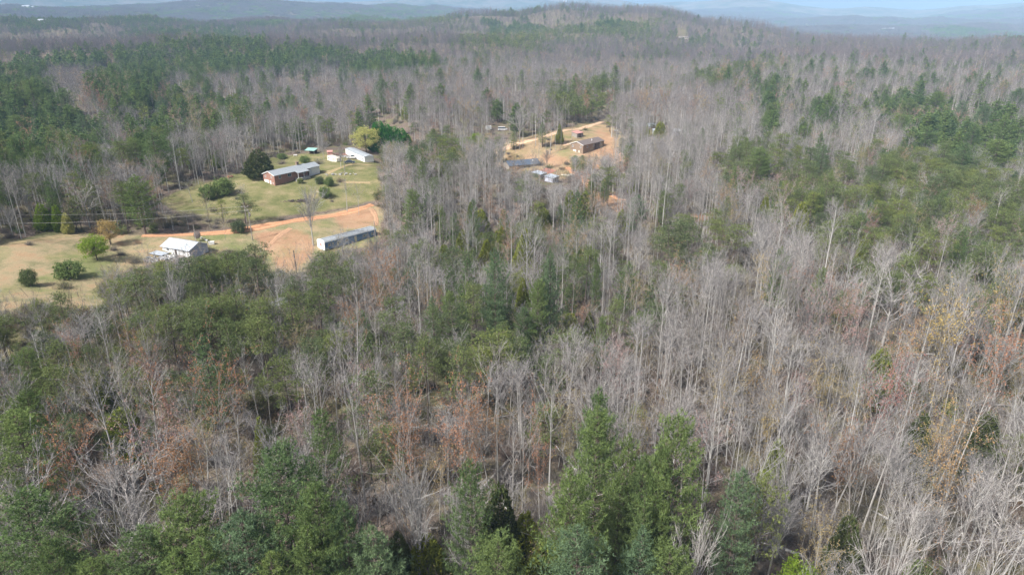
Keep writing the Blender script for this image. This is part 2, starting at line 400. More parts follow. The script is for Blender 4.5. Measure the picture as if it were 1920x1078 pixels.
def unit(v): return v / (np.linalg.norm(v, axis=-1, keepdims=True) + 1e-9)
def slivers(P, Dr, L, w, g):
    """thin triangles from P along Dr"""
    n = len(P); side = unit(np.cross(Dr, g.normal(size=(n, 3)))) * (np.asarray(w).reshape(-1, 1) / 2)
    return np.stack([P - side, P + side, P + Dr * np.asarray(L).reshape(-1, 1)], 1)
def soup(name, groups):
    """groups: list of (tris, tone, material)"""
    T = np.concatenate([g[0] for g in groups]); tone = np.concatenate([np.broadcast_to(g[1], len(g[0])) for g in groups])
    mi = np.concatenate([np.full(len(g[0]), k) for k, g in enumerate(groups)])
    n = len(T); me = D.meshes.new(name)
    me.vertices.add(n * 3); me.vertices.foreach_set('co', T.astype(np.float32).ravel())
    me.loops.add(n * 3); me.loops.foreach_set('vertex_index', np.arange(n * 3, dtype=np.int32))
    me.polygons.add(n); me.polygons.foreach_set('loop_start', np.arange(0, n * 3, 3, dtype=np.int32))
    me.polygons.foreach_set('material_index', mi.astype(np.int32))
    me.update(calc_edges=True)
    a = me.attributes.new('tone', 'FLOAT', 'FACE'); a.data.foreach_set('value', tone.astype(np.float32))
    for g in groups: me.materials.append(g[2])
    return me

def bare(seed, H=26., cb=.5, cr=3.6, r0=.22, limbs=20, twigs=1700, tw=.035, flare=.0, up=(40, 68), sides=6, forked=False, sec=6, buds=0, budsize=.1):
    """trunk tris, branch tris, twig tris, bud tris"""
    g = np.random.default_rng(seed)
    n = 9; z = np.linspace(0, H * (.86 if not forked else .55), n)
    wob = np.cumsum(g.normal(0, .06 * H / 26, (n, 2)), 0) * np.linspace(0, 1, n)[:, None]
    P = np.column_stack([wob, z]); rad = r0 * (1 - .82 * np.linspace(0, 1, n) ** .9); 
    if forked: rad = r0 * (1 - .45 * np.linspace(0, 1, n))
    trunk = [tube(P, rad, sides)]
    br = []; nodes = []; ndir = []; nl = []
    stems = []
    for i in range(limbs):
        t = (i + g.random()) / limbs
        if forked: t = g.random() ** .7
        zs = H * (cb + (.80 - cb) * t) if not forked else H * (cb + (.53 - cb) * t)
        k = np.interp(zs, z, np.arange(n)); k0 = int(min(k, n - 2)); s = P[k0] + (P[k0 + 1] - P[k0]) * (k - k0)
        a = i * 2.4 + g.uniform(-.5, .5); el = R(g.uniform(*up)) + (.25 * t)
        prof = (math.sin(math.pi * (.22 + .68 * t)) * .9 + .25) if not forked else 1
        L = cr * prof * g.uniform(.75, 1.2) * (1.0 if forked else 1.15) / max(math.cos(el), .42)
        if forked: L = (H * .55) * g.uniform(.65, 1.05)
        if forked: L = min(L, cr / max(math.cos(el), .3))
        d = np.array([math.cos(a) * math.cos(el), math.sin(a) * math.cos(el), math.sin(el)])
        pts = [s]; m = 5 if sides > 4 else 3
        for j in range(m):
            d = unit(d + g.normal(0, .13, 3) + np.array([0, 0, .07])); pts.append(pts[-1] + d * L / m)
        pts = np.array(pts); lr = max(np.interp(zs, z, rad) * (.42 if not forked else .5), .03)
        br.append(tube(pts, lr * (1 - .8 * np.linspace(0, 1, m + 1)), 4 if sides > 4 else 3))
        for q in range(sec):
            u = g.uniform(.25, 1) * m; u0 = int(min(u, m - 1)); b = pts[u0] + (pts[u0 + 1] - pts[u0]) * (u - u0)
            dd = unit(unit(pts[u0 + 1] - pts[u0]) + g.normal(0, .55, 3) + np.array([0, 0, .15]))
            l2 = L * g.uniform(.28, .5); mid = b + dd * l2 * .5; dd2 = unit(dd + g.normal(0, .2, 3) + [0, 0, .12]); end = mid + dd2 * l2 * .5
            br.append(tube([b, mid, end], [lr * .38, lr * .24, .012], 3))
            nodes += [b, mid]; ndir += [dd, dd2]; nl += [l2 * .5, l2 * .5]
        for j in range(m): nodes.append(pts[j]); ndir.append(unit(pts[j + 1] - pts[j])); nl.append(L / m)
    # leader
    top = P[-1]
    nodes = np.array(nodes); ndir = np.array(ndir); nl = np.array(nl)
    k = g.integers(0, len(nodes), twigs); b = nodes[k] + ndir[k] * (nl[k] * g.random(twigs))[:, None]
    dd = unit(ndir[k] + g.normal(0, .6, (twigs, 3)) + np.array([0, 0, .15])); L = g.uniform(.5, 1.5, twigs) * (H / 26) ** .5
    tws = slivers(b, dd, L, tw * g.uniform(.6, 1.3, twigs), g)
    bd = np.zeros((0, 3, 3))
    if buds:
        k = g.integers(0, twigs, buds); p = b[k] + dd[k] * (L[k] * g.uniform(.4, 1.1, buds))[:, None] + g.normal(0, .12, (buds, 3))
        bd = slivers(p, unit(g.normal(size=(buds, 3))), budsize * g.uniform(.6, 1.4, buds), budsize * g.uniform(.6, 1.2, buds), g)
    return np.concatenate(trunk), np.concatenate(br), tws, bd, g

def tufts(C, axis, g, k=5, L=.34, w=.07, spread=.75):
    """needle tufts: k narrow triangles radiating from every centre"""
    n = len(C); Cr = np.repeat(C, k, 0); ax = np.repeat(axis, k, 0)
    d = unit(ax + g.normal(0, spread, (n * k, 3)))
    return slivers(Cr, d, L * g.uniform(.7, 1.25, n * k), w * g.uniform(.7, 1.3, n * k), g), np.repeat(g.random(n), k) * .8 + .1 + g.random(n * k) * .2 - .1

def white_pine(seed, H=25., cr=4.6, cb=.18, whorls=25, k=6, L=.36, w=.062, dens=1.45, shape=.75):
    g = np.random.default_rng(seed); C = []; A = []; br = []
    lean = g.normal(0, .012, 2); zt = np.linspace(0, H, 8); P = np.column_stack([lean[0] * zt, lean[1] * zt, zt])
    trunk = tube(P, .30 * (1 - .93 * zt / H) * H / 25, 6)
    off = g.uniform(0, 6)
    for i in range(whorls):
        t = i / (whorls - 1); z = H * (cb + (.985 - cb) * t)
        nb = g.integers(5, 8) if t < .93 else 4
        Rr = cr * (min(1, (1 - t) / (shape * .68)) ** .74 * (.82 + .18 * math.sin(3 + i * 1.7)) + .07)
        if t < .2: Rr *= .7 + 1.5 * t
        for j in range(nb):
            a = off + i * .9 + j * 2 * math.pi / nb + g.normal(0, .2); Lb = Rr * g.uniform(.62, 1.15)
            el = R(8 + 30 * t + g.normal(0, 5)); m = 5; d = np.array([math.cos(a) * math.cos(el), math.sin(a) * math.cos(el), math.sin(el)])
            pts = [np.array([lean[0] * z, lean[1] * z, z])]
            for q in range(m): d = unit(d + np.array([0, 0, .075]) + g.normal(0, .05, 3)); pts.append(pts[-1] + d * Lb / m)
            pts = np.array(pts); br.append(tube(pts[:4], [.05, .035, .02, .01], 3))
            # fan of side sprays, an upswept plume
            nt = max(3, int(Lb * 7.0 * dens)); u = g.uniform(.22, 1.03, nt) ** .75 * m; u0 = np.minimum(u.astype(int), m - 1)
            b = pts[u0] + (pts[u0 + 1] - pts[u0]) * (u - u0)[:, None]
            side = np.cross(d, [0, 0, 1.]); wd = .42 * Lb * (1 - .62 * np.abs(u / m - .5))
            b = b + side[None] * (g.uniform(-1, 1, nt) * np.minimum(wd, 1.25))[:, None] + np.array([0, 0, 1.])[None] * g.normal(.08, .13, nt)[:, None]
            C.append(b); A.append(np.repeat((d * .6 + np.array([0, 0, .55]))[None], nt, 0))
    C = np.concatenate(C); A = np.concatenate(A); ft, tone = tufts(C, A, g, k, L, w)
    return trunk, np.concatenate(br), ft, tone
def scrub_pine(seed, H=17., cr=3.6, cb=.45, pads=40, per=32, k=5, L=.34, w=.075):
    g = np.random.default_rng(seed); C = []; br = []
    lean = g.normal(0, .03, 2); zt = np.linspace(0, H * .95, 7); P = np.column_stack([lean[0] * zt, lean[1] * zt, zt]); P[1:, :2] += g.normal(0, .08, (6, 2))
    trunk = tube(P, .19 * (1 - .8 * zt / H), 6)
    for i in range(pads):
        t = (i + g.random()) / pads; z = H * (cb + (.96 - cb) * t); a = i * 2.4 + g.normal(0, .3)
        rr = cr * (math.sin(math.pi * min(1, .28 + .66 * t)) ** .7) * g.uniform(.25, 1.1)
        s = np.array([lean[0] * z, lean[1] * z, z]); e = s + np.array([math.cos(a) * rr, math.sin(a) * rr, rr * g.uniform(.05, .5)])
        br.append(tube([s, (s + e) / 2 + [0, 0, -.15], e], [.05, .035, .015], 3))
        n = int(per * g.uniform(.6, 1.4)); sz = g.uniform(.7, 1.25)
        C.append(e + g.normal(0, 1, (n, 3)) * np.array([.62, .62, .26]) * sz)
    C = np.concatenate(C); ft, tone = tufts(C, np.tile([0, 0, .6], (len(C), 1)), g, k, L, w, .8)
    return trunk, np.concatenate(br), ft, tone
def cedar(seed, H=11., cr=2.7, n=4600, k=3, L=.40, w=.20, rnd=.75, base=.03, lump=.08):
    g = np.random.default_rng(seed); zt = np.linspace(0, H * .9, 5); trunk = tube(np.column_stack([0 * zt, 0 * zt, zt]), .14 * (1 - .9 * zt / H), 5)
    t = 1 - np.sqrt(g.random(n)) * .999; a = g.uniform(0, 2 * math.pi, n)
    lum = 1 + lump * (np.sin(3 * a + 9 * t + seed) + np.sin(5 * a - 14 * t + 2 * seed) + .8 * np.sin(8 * a + 27 * t))
    prof = np.minimum(1, 1.12 * (1 - t) ** rnd) * np.minimum(1, .72 + 2.2 * t)
    rr = cr * prof * lum * (1 - .28 * g.random(n) ** 2.0)
    z = H * (base + (1 - base) * t) + g.normal(0, .08, n)
    C = np.column_stack([rr * np.cos(a), rr * np.sin(a), z]); A = np.column_stack([np.cos(a) * .55, np.sin(a) * .55, np.full(n, .8)])
    ft, tone = tufts(C, A, g, k, L, w, .45)
    return trunk, tube(np.column_stack([0 * zt, 0 * zt, zt]) + .01, .03 * np.ones(5), 3), ft, tone
def leafy(seed, H=9., cr=3.6, cb=.15, n=3400, k=3, L=.22, w=.16, flat=1.0):
    """round crowned leafy tree or bush: leaves gathered round many branch ends"""
    g = np.random.default_rng(seed); zt = np.linspace(0, H * .6, 5); trunk = tube(np.column_stack([0 * zt, 0 * zt, zt]), (.12 + .006 * H) * (1 - .6 * zt / H), 5)
    cz = H * (cb + 1) / 2; ch = H * (1 - cb) / 2; m = 150
    d = unit(g.normal(size=(m, 3))); lum = 1 + .13 * np.sin(3 * d[:, 0] * 2 + seed) + .13 * np.sin(5 * d[:, 1] + 2 * d[:, 2] * 3)
    E = d * (g.uniform(.45, 1.0, m) ** .5 * lum)[:, None] * np.array([cr, cr, ch]) * .88 + np.array([0, 0, cz])
    E = E[(E[:, 2] > H * cb * .6)]; br = []
    for e in E[::4]:
        s = np.array([0, 0, min(H * .5, e[2] * .5)]); br.append(tube([s, (s + e) / 2 + g.normal(0, .15, 3), e], [.06, .035, .012], 3))
    q = g.integers(0, len(E), n); C = E[q] + g.normal(0, 1, (n, 3)) * np.array([.36, .36, .28]) * (cr / 3.0) ** .6
    ft, tone = tufts(C, np.tile([0, 0, .3], (n, 1)), g, k, L, w, 1.0)
    return trunk, np.concatenate(br), ft, tone
def bush_twigs(seed, H=2.6, cr=1.8, n=260, tw=.04, leaves=0, ls=.16, lm='brush_leaf'):
    g = np.random.default_rng(seed); d = unit(g.normal(size=(n, 3)) * [1, 1, .6] + [0, 0, 1.0]); b = g.normal(0, .25, (n, 3)) * [cr, cr, .3]; b[:, 2] = np.abs(b[:, 2])
    L = H * g.uniform(.35, 1.0, n); tw1 = slivers(b, d, L, tw * 1.4, g)
    n2 = n * 2; k = g.integers(0, n, n2); b2 = b[k] + d[k] * (L[k] * g.uniform(.3, .95, n2))[:, None]; d2 = unit(d[k] + g.normal(0, .6, (n2, 3)))
    tw2 = slivers(b2, d2, H * .3 * g.uniform(.5, 1.2, n2), tw, g); grp = [(np.concatenate([tw1, tw2]), g.random(n + n2), M['brush'])]
    if leaves:
        k = g.integers(0, n2, leaves); p = b2[k] + d2[k] * (.2 * H * g.random(leaves))[:, None] + g.normal(0, .15, (leaves, 3))
        grp.append((slivers(p, unit(g.normal(size=(leaves, 3))), ls * g.uniform(.6, 1.4, leaves), ls * g.uniform(.6, 1.1, leaves), g), g.random(leaves), M[lm]))
    return grp

# prototypes: each is dict(H, r, trunk=mesh, crown=mesh, whole=mesh)
PROTO = {}
def proto(key, H, r, trunk_g, crown_g, parts=True):
    d = dict(H=H, r=r)
    if parts:
        d['trunk'] = soup(key + '_trunk', trunk_g); d['crown'] = soup(key + '_crown', crown_g)
    d['whole'] = soup(key, trunk_g + crown_g); PROTO.setdefault(key, []).append(d); return d
def tone_n(a, s): return np.random.default_rng(s).random(len(a))
def add_bare(key, seed, H, cr, bark='bark_pale', twm='twig', bud=None, buds=0, parts=True, **k):
    t, b, w_, bd, g = bare(seed, H=H, cr=cr, buds=buds, **k)
    cg = [(b, tone_n(b, seed), M[bark]), (w_, tone_n(w_, seed + 1), M[twm])]
    if buds: cg.append((bd, tone_n(bd, seed + 2), M[bud]))
    proto(key, H, cr, [(t, .5, M[bark])], cg, parts)
def add_pine(key, res, H, r, mt, bark='bark_dark', parts=True):
    t, b, f, tone = res
    proto(key, H, r, [(t, .5, M[bark])], [(b, .5, M[bark]), (f, tone, M[mt])], parts)

for i, (H, cr, cb, lim) in enumerate([(25, 2.2, .58, 13), (21, 2.6, .52, 13), (27, 2.0, .62, 12), (18, 2.4, .42, 12), (22, 1.8, .6, 11), (24, 3.0, .52, 15), (15, 2.2, .35, 11), (23, 1.5, .66, 9)]):
    add_bare('bare', 10 + i, H, cr, cb=cb, limbs=lim, r0=[.17, .15, .20, .13, .13, .19, .11, .14][i], twigs=[480, 500, 430, 470, 330, 600, 440, 250][i], sec=4, tw=.04)
for i, (H, cr) in enumerate([(18, 6.2), (20, 7.2), (16, 5.2)]):
    add_bare('oak', 30 + i, H, cr, cb=.16 + .06 * i, limbs=17, r0=.26, twigs=4600, tw=.033, up=(28, 72), sec=12, forked=True)
def add_white_oak(i, H, cr):
    t, b, w_, bd, g = bare(40 + i, H=H, cr=cr, cb=.25, limbs=13, r0=.28, twigs=1700, tw=.04, up=(22, 66), sec=10, forked=True)
    proto('white_oak', H, cr, [(t, .6, M['twig_white'])], [(b, tone_n(b, i), M['twig_white']), (w_, tone_n(w_, i), M['twig_white'])])
add_white_oak(0, 18, 5.6); add_white_oak(1, 21, 5.0)
BUDS = ['orange', 'red', 'pink', 'yellow', 'rust', 'tan']
for j, c in enumerate(BUDS):
    for i in range(2):
        add_bare('bud_' + c, 50 + 3 * j + i, 17 + 3 * i, 4.0 + .4 * i, cb=.34, limbs=14, r0=.15, twigs=800, sec=5, up=(35, 70), bud='bud_' + c, buds=2400, budsize=.19)
for i, (H, cr, sh) in enumerate([(23, 4.8, .75), (20, 4.6, .6), (24, 4.6, .9), (18, 4.6, .55)]):
    add_pine('white', white_pine(70 + i, H, cr, shape=sh), H, cr, 'wpine')
add_pine('white_light', white_pine(75, 21, 4.4, shape=.6), 21, 4.4, 'litepine')
add_pine('white_light', white_pine(76, 18, 4.4, shape=.5), 18, 4.4, 'litepine')
add_pine('white_blue', white_pine(77, 22, 4.3, shape=.6), 22, 4.3, 'bluepine')
add_pine('white_blue', white_pine(78, 20, 4.0, shape=.8), 20, 4.0, 'bluepine')
for i, (H, cr) in enumerate([(17, 3.6), (15, 3.2), (19, 3.8), (13, 3.0), (16, 4.0)]):
    add_pine('scrub', scrub_pine(80 + i, H, cr, cb=[.5, .45, .4, .25, .55][i]), H, cr, 'vpine')
for i, (H, cr, rn) in enumerate([(11, 2.7, .66), (9, 2.6, .52), (13, 2.7, .78)]):
    add_pine('cedar', cedar(90 + i, H, cr, rnd=rn), H, cr, 'cedar')
add_pine('cedar_dark', cedar(94, 11, 3.0, rnd=.62, n=5200), 11, 3.0, 'cedar_dark')
add_pine('cedar_round', cedar(95, 10, 4.0, rnd=.55, n=4600, lump=.13, L=.5), 9, 4.2, 'cedar_dark')
add_pine('lime', leafy(100, 7, 3.6), 7, 3.6, 'lime')
add_pine('yellowgreen', leafy(101, 10, 4.6, n=4200), 10, 4.6, 'yellowgreen')
add_pine('yellow_cone', cedar(102, 8, 2.0, rnd=.5, n=3000), 8, 2.0, 'yellowgreen')
add_pine('lime_cone', cedar(103, 9, 2.3, rnd=.5, n=3000), 9, 2.3, 'lime')
add_pine('gold', leafy(104, 9, 2.9, n=2200), 9, 2.9, 'gold')
add_pine('deep', cedar(105, 12, 3.4, rnd=.5, n=6000), 12, 3.4, 'deepgreen')
add_pine('bush', leafy(106, 3.4, 3.0, n=2400, cb=.02), 3.4, 3.0, 'vpine')
add_pine('bush', leafy(107, 3.0, 2.4, n=1900, cb=.02), 3.0, 2.4, 'litepine')
# cheaper copies for the middle distance and beyond
for i, (H, cr, cb) in enumerate([(22, 3.0, .48), (19, 3.2, .42), (24, 2.8, .52), (17, 3.4, .35)]):
    add_bare('mbare', 110 + i, H * .9, cr, twm='twig_far', cb=cb, limbs=10, r0=.2, twigs=330, tw=.075, sec=3, sides=4, parts=False)
for i in range(2):
    add_bare('mbud', 120 + i, 18, 4.2, cb=.3, limbs=12, r0=.16, twigs=420, tw=.07, sec=3, sides=4, bud='bud_mix', buds=1100, budsize=.33, parts=False)
for i in range(3):
    add_pine('mwhite', white_pine(130 + i, 22 + 2 * i, 4.4, whorls=14, k=4, L=.85, w=.28, dens=.6, shape=[.6, .75, .9][i]), 22 + 2 * i, 4.4, 'wpine', parts=False)
    add_pine('mscrub', scrub_pine(140 + i, 15 + i, 3.7, pads=26, per=12, k=4, L=.62, w=.26), 15 + i, 3.7, 'vpine', parts=False)
add_pine('mcedar', cedar(150, 10, 2.6, n=420, L=.7, w=.35), 10, 2.6, 'cedar', parts=False)
for i in range(3):
    add_bare('fbare', 160 + i, 17 + i, 4.6, cb=.3, limbs=8, r0=.22, twigs=260, tw=.2, sec=1, sides=3, twm='twig_far', bark='twig_far', parts=False)
    add_pine('fwhite', white_pine(170 + i, 20, 5.2, whorls=7, k=3, L=1.9, w=.9, dens=.22, shape=.7), 20, 5.2, 'wpine', parts=False)
    add_pine('fscrub', scrub_pine(180 + i, 15, 5.0, cb=.3, pads=12, per=5, k=3, L=1.6, w=.8), 15, 5.0, 'vpine', parts=False)
add_bare('fbud', 190, 18, 5.0, cb=.3, limbs=8, r0=.3, twigs=80, tw=.3, sec=1, sides=3, bud='bud_mix', buds=160, budsize=.7, parts=False)
for i in range(4):
    add_bare('usap', 250 + i, 8 + i, 1.7 + .2 * i, cb=.25, limbs=10, r0=.06, twigs=420, tw=.032, sec=3, sides=4, twm=['twig', 'brush', 'brush', 'twig'][i], bark=['bark_pale', 'bark_dark', 'bark_pale', 'bark_pale'][i], bud='bud_tan', buds=[0, 200, 300, 0][i], budsize=.13, parts=False)
def patch(key, seed, kind, size=34., n=22):
    """a piece of far woodland canopy: many crowns as loose sprays over trunks"""
    g = np.random.default_rng(seed); out = []
    for i in range(n):
        p = np.array([g.uniform(-.5, .5) * size, g.uniform(-.5, .5) * size, 0]); h = g.uniform(13, 20); r_ = g.uniform(3, 4.6); m = 34
        d = unit(g.normal(size=(m, 3))); C = p + d * [r_, r_, h * .26] + [0, 0, h * .74]
        out.append(slivers(C, unit(g.normal(size=(m, 3)) + [0, 0, .6]), 2.4 * g.uniform(.6, 1.3, m), 1.1, g))
    T = np.concatenate(out); PROTO.setdefault(key, []).append(dict(H=17, r=size / 2, whole=soup(key, [(T, g.random(len(T)), M[kind])])))
for i in range(2): patch('pbare', 200 + i, 'twig_far'); patch('ppine', 210 + i, 'wpine')
for i in range(3): PROTO.setdefault('ubrush', []).append(dict(H=2.6, r=1.8, whole=soup('brush', bush_twigs(220 + i, 2.2 + i * .9, 1.6 + .4 * i))))
for i in range(3): PROTO.setdefault('uleaf', []).append(dict(H=2.6, r=1.8, whole=soup('leafy_brush', bush_twigs(230 + i, 2.0 + i * .8, 1.5 + .4 * i, n=160, leaves=900, ls=.2))))
for i in range(2): PROTO.setdefault('uever', []).append(dict(H=3, r=1.8, whole=soup('green_brush', bush_twigs(240 + i, 2.2 + i, 1.7, n=90, leaves=1300, ls=.2, lm='vpine'))))

# ------------------------------------------------------------------ object helpers
def tag(o, label=None, cat=None, group=None, kind=None):
    if label: o['label'] = label
    if cat: o['category'] = cat
    if group: o['group'] = group
    if kind: o['kind'] = kind
    return o
def put_tree(name, pr, x, y, z, rz, s, sz, label, cat, group, parts=True):
    if parts and 'trunk' in pr:
        e = D.objects.new(name, None); COL.objects.link(e)
        e.empty_display_size = 1
        for pn, me in (('trunk', pr['trunk']), ('crown', pr['crown'])):
            c = D.objects.new(pn, me); COL.objects.link(c); c.parent = e
    else:
        e = D.objects.new(name, pr['whole']); COL.objects.link(e)
    e.location = (x, y, z - .15); tl = .055 if name in ('bare_tree', 'budding_tree') else .012; e.rotation_euler = (random.gauss(0, tl), random.gauss(0, tl), rz); e.scale = (s, s, sz)
    tag(e, label, cat, group)
    return e

build_land()
# ------------------------------------------------------------------ trees singled out in the photograph
# (species, variant, x of the top, y of the top, height in m, crown width in photo pixels, label)
HAND = []
def T(kind, var, px, py, H, wpx, label, name=None, cat=None): HAND.append((kind, var, px, py, H, wpx, label, name, cat))
# bottom strip, left to right
T('white_light', 0, 22, 768, 21, 125, 'light green white pine at the left edge above the dark corner pine')
T('white', 0, 40, 915, 22, 165, 'darkest broad white pine in the lower left corner against the frame edge')
T('white', 3, 90, 1010, 18, 90, 'small green pine under the dark corner pine at the bottom left')
T('white_light', 1, 345, 925, 22, 150, 'sunlit light green white pine right of the big grey leafless tree at bottom left')
T('white', 1, 262, 985, 20, 150, 'green white pine at bottom left just below the big fine-twigged leafless tree')
T('white', 2, 385, 1000, 20, 130, 'shaded green white pine between the two sunlit pines at the bottom left')
T('white', 3, 170, 1040, 18, 120, 'low pine crown cut by the bottom edge below the big fine-twigged tree')
T('white', 1, 520, 835, 26, 185, 'largest broad white pine of the bottom left group, with a flat sunlit top')
T('white', 3, 590, 905, 24, 140, 'dark green white pine leaning against the largest pine of the bottom left group')
T('white_blue', 0, 455, 950, 22, 150, 'blue-green white pine directly below the largest pine of the bottom left group')
T('white_light', 0, 572, 985, 20, 115, 'bright upright white pine touching the bottom edge left of the blue-green pine')
T('white', 0, 640, 935, 22, 120, 'dark white pine on the right end of the bottom left pine group')
T('white_blue', 1, 692, 985, 20, 145, 'pale blue-green white pine at the bottom edge left of the two small round cedars')
T('white', 2, 500, 1035, 18, 140, 'pine crown cut by the bottom edge below the blue-green white pine')
T('white', 2, 320, 1045, 18, 140, 'pine crown cut by the bottom edge left of the shaded white pine')
T('cedar_dark', 0, 742, 993, 12, 62, 'small dark cedar at the bottom edge left of the olive round cedar')
T('cedar', 1, 798, 1000, 11, 80, 'olive round-topped cedar alone at the bottom edge left of centre')
T('white', 0, 880, 865, 24, 125, 'green conical white pine standing over the dark cedar at the bottom centre')
T('cedar_dark', 0, 938, 905, 17, 85, 'tall dark cedar in the shade of the conical white pine at bottom centre')
T('cedar', 0, 985, 960, 13, 85, 'bright olive cedar right of the tall dark cedar at the bottom centre')
T('white_light', 1, 925, 1012, 18, 130, 'light green pine crown cut by the bottom edge below the bright olive cedar')
T('cedar', 1, 1022, 1015, 11, 80, 'yellow-olive cedar hidden beneath two white pines near the bottom centre')
T('white', 1, 1075, 882, 24, 130, 'broad white pine below the tall two-tiered pine right of bottom centre')
T('white_blue', 0, 1095, 985, 22, 160, 'wide blue-green white pine cut by the bottom edge right of centre')
T('white', 1, 1130, 730, 25, 90, 'tallest pine top, narrow and dark, rising behind the two-tiered pine')
T('white_light', 0, 1128, 762, 26, 125, 'sunlit two-tiered white pine in front of the tallest pine top')
T('white', 0, 1180, 812, 24, 100, 'dark white pine on the right shoulder of the two-tiered pine')
T('white', 3, 1205, 850, 22, 85, 'low white pine bridging the gap between the two tallest pines')
T('white_light', 1, 1278, 785, 27, 135, 'bright free standing white pine right of the two-tiered pine')
T('white', 1, 1240, 830, 24, 75, 'narrow dark pine on the left side of the bright free standing white pine')
T('white', 0, 1165, 888, 20, 85, 'dark pine with a bare patch beside it below the two-tiered pine')
T('white', 2, 1208, 932, 19, 80, 'upright green pine in the middle of the bottom pine cluster right of centre')
T('white_blue', 1, 1195, 985, 19, 115, 'bluish pine with drooping plumes near the bottom edge right of centre')
T('white_light', 0, 1245, 937, 18, 50, 'thin upright pine left of the forked leafless tree near the bottom')
T('white_light', 1, 1268, 1025, 17, 115, 'yellow-green pine cut by the bottom edge below the forked leafless tree')
T('lime', 0, 1192, 1050, 9, 70, 'yellow-green leafy crown cut by the bottom edge left of the yellow-green pine')
T('white_blue', 0, 1395, 872, 21, 95, 'greyish green pine beside the olive pine on the lower right')
T('scrub', 2, 1432, 878, 19, 85, 'dense olive pine between the greyish green pine and the leafless oak')
T('cedar', 0, 1466, 822, 13, 50, 'small bright olive cedar top above the olive pine on the lower right')
T('cedar_round', 0, 1598, 980, 10, 55, 'olive round evergreen among bare trees near the bottom right')
T('lime', 0, 1503, 1050, 8, 70, 'bright green leafy crown cut by the bottom edge on the right')
T('bush', 0, 1742, 1055, 6, 60, 'green bush at the bottom edge toward the right corner')
T('cedar', 1, 1658, 655, 12, 50, 'olive green holly-like evergreen alone among white trunks at the right')
T('cedar_dark', 0, 1735, 770, 12, 45, 'dark evergreen crown behind white trunks at the right')
T('cedar_dark', 0, 1862, 770, 12, 50, 'dark green evergreen thicket between white trunks by the right edge')
# the middle of the wood
T('white', 2, 378, 626, 20, 82, 'dark blue-green white pine alone above the orange budding tree at left')
T('scrub', 0, 525, 665, 17, 66, 'tall scrub pine with layered crown left of centre below the wood middle')
T('scrub', 4, 490, 590, 16, 80, 'wide dark scrub pine below the pine stand by the tan field')
T('scrub', 2, 548, 540, 17, 60, 'scrub pine just right of the grey shed roof')
T('scrub', 0, 605, 470, 16, 70, 'scrub pine in front of the white end of the blue trailer')
T('scrub', 1, 590, 520, 16, 70, 'scrub pine below the one standing in front of the blue trailer')
T('scrub', 4, 640, 500, 16, 60, 'darker scrub pine below the middle of the blue trailer')
T('scrub', 2, 745, 550, 18, 70, 'round crowned scrub pine left of centre with bare trunk showing')
T('scrub', 0, 755, 600, 17, 70, 'scrub pine directly below the round crowned one left of centre')
T('scrub', 4, 795, 625, 18, 75, 'broad olive scrub pine just left of the picture centre')
T('white_light', 0, 770, 354, 20, 52, 'bright green white pine at the wood edge right of the farm lane')
T('white_blue', 0, 928, 468, 24, 62, 'tall blue-green white pine left of the tall conical cedars at centre')
T('white_blue', 1, 1037, 463, 24, 50, 'dark blue-green white pine right of the largest conical cedar')
T('white_light', 1, 1008, 525, 18, 50, 'yellow-green pine leaning against the dark blue-green white pine at centre')
T('cedar', 2, 985, 427, 16, 46, 'largest conical cedar at the centre, bright olive and pointed')
T('cedar', 2, 980, 520, 13, 34, 'narrow bright green cedar below the largest conical cedar')
T('cedar', 1, 1020, 390, 11, 34, 'grey-green rounded cedar above and right of the largest conical cedar')
T('cedar', 0, 1070, 356, 12, 32, 'left one of the two cedars in front of the red clay patch')
T('cedar', 2, 1098, 358, 14, 44, 'right and larger one of the two cedars in front of the red clay patch')
T('cedar', 1, 1168, 392, 9, 24, 'small cedar at the right side of the red clay patch')
T('cedar', 0, 868, 430, 12, 34, 'cedar with olive crown left of the tall blue-green pine, nearest the bare trunks')
T('cedar', 1, 900, 392, 12, 36, 'rounded cedar third up from the tall blue-green white pine')
T('cedar', 2, 883, 378, 12, 24, 'slim cedar behind the rounded cedar left of centre')
T('cedar', 0, 912, 448, 12, 34, 'dark olive cedar directly above the tall blue-green white pine')
T('cedar', 2, 940, 422, 11, 22, 'slim leaning cedar above the tall blue-green white pine')
T('cedar', 1, 832, 458, 9, 26, 'low cedar at the left end of the cedar row left of centre')
T('white_blue', 0, 1197, 364, 14, 46, 'blue-green bushy pine right of the red clay patch')
T('scrub', 1, 1112, 326, 15, 22, 'left pine of the pair standing by the bright clay track')
T('scrub', 0, 1140, 328, 15, 24, 'right pine of the pair standing by the bright clay track')
T('scrub', 2, 1178, 270, 16, 22, 'dark scrub pine alone right of the brown house')
T('white', 2, 1120, 478, 17, 24, 'slim blue-green pine right of the scrub pine pair at centre')
T('scrub', 2, 1075, 474, 18, 42, 'scrub pine left of the slim blue-green pine at centre')
T('scrub', 0, 1152, 556, 15, 46, 'olive scrub pine at the right end of the central green belt')
T('white', 1, 250, 328, 20, 58, 'bluish pine left of the lawn at the foot of the far wood')
T('white_light', 0, 1545, 500, 16, 36, 'bright green pine alone at the lower edge of the right hand pine wood')
T('scrub', 0, 1745, 510, 17, 44, 'bright olive scrub pine under a white limbed tree at the right')
T('scrub', 1, 1678, 510, 14, 34, 'bright olive scrub pine left of the one under the white limbed tree')
T('white', 2, 1542, 350, 16, 22, 'slim green spruce-like pine in the right hand pine wood')
T('cedar', 0, 1505, 378, 13, 34, 'yellow-olive evergreen at the left edge of the right hand pine wood')
T('white_light', 1, 1425, 276, 19, 52, 'pale green pine at the top left of the right hand pine wood')
T('scrub', 2, 1458, 276, 18, 34, 'dark pine beside the pale green pine at top left of the right hand wood')
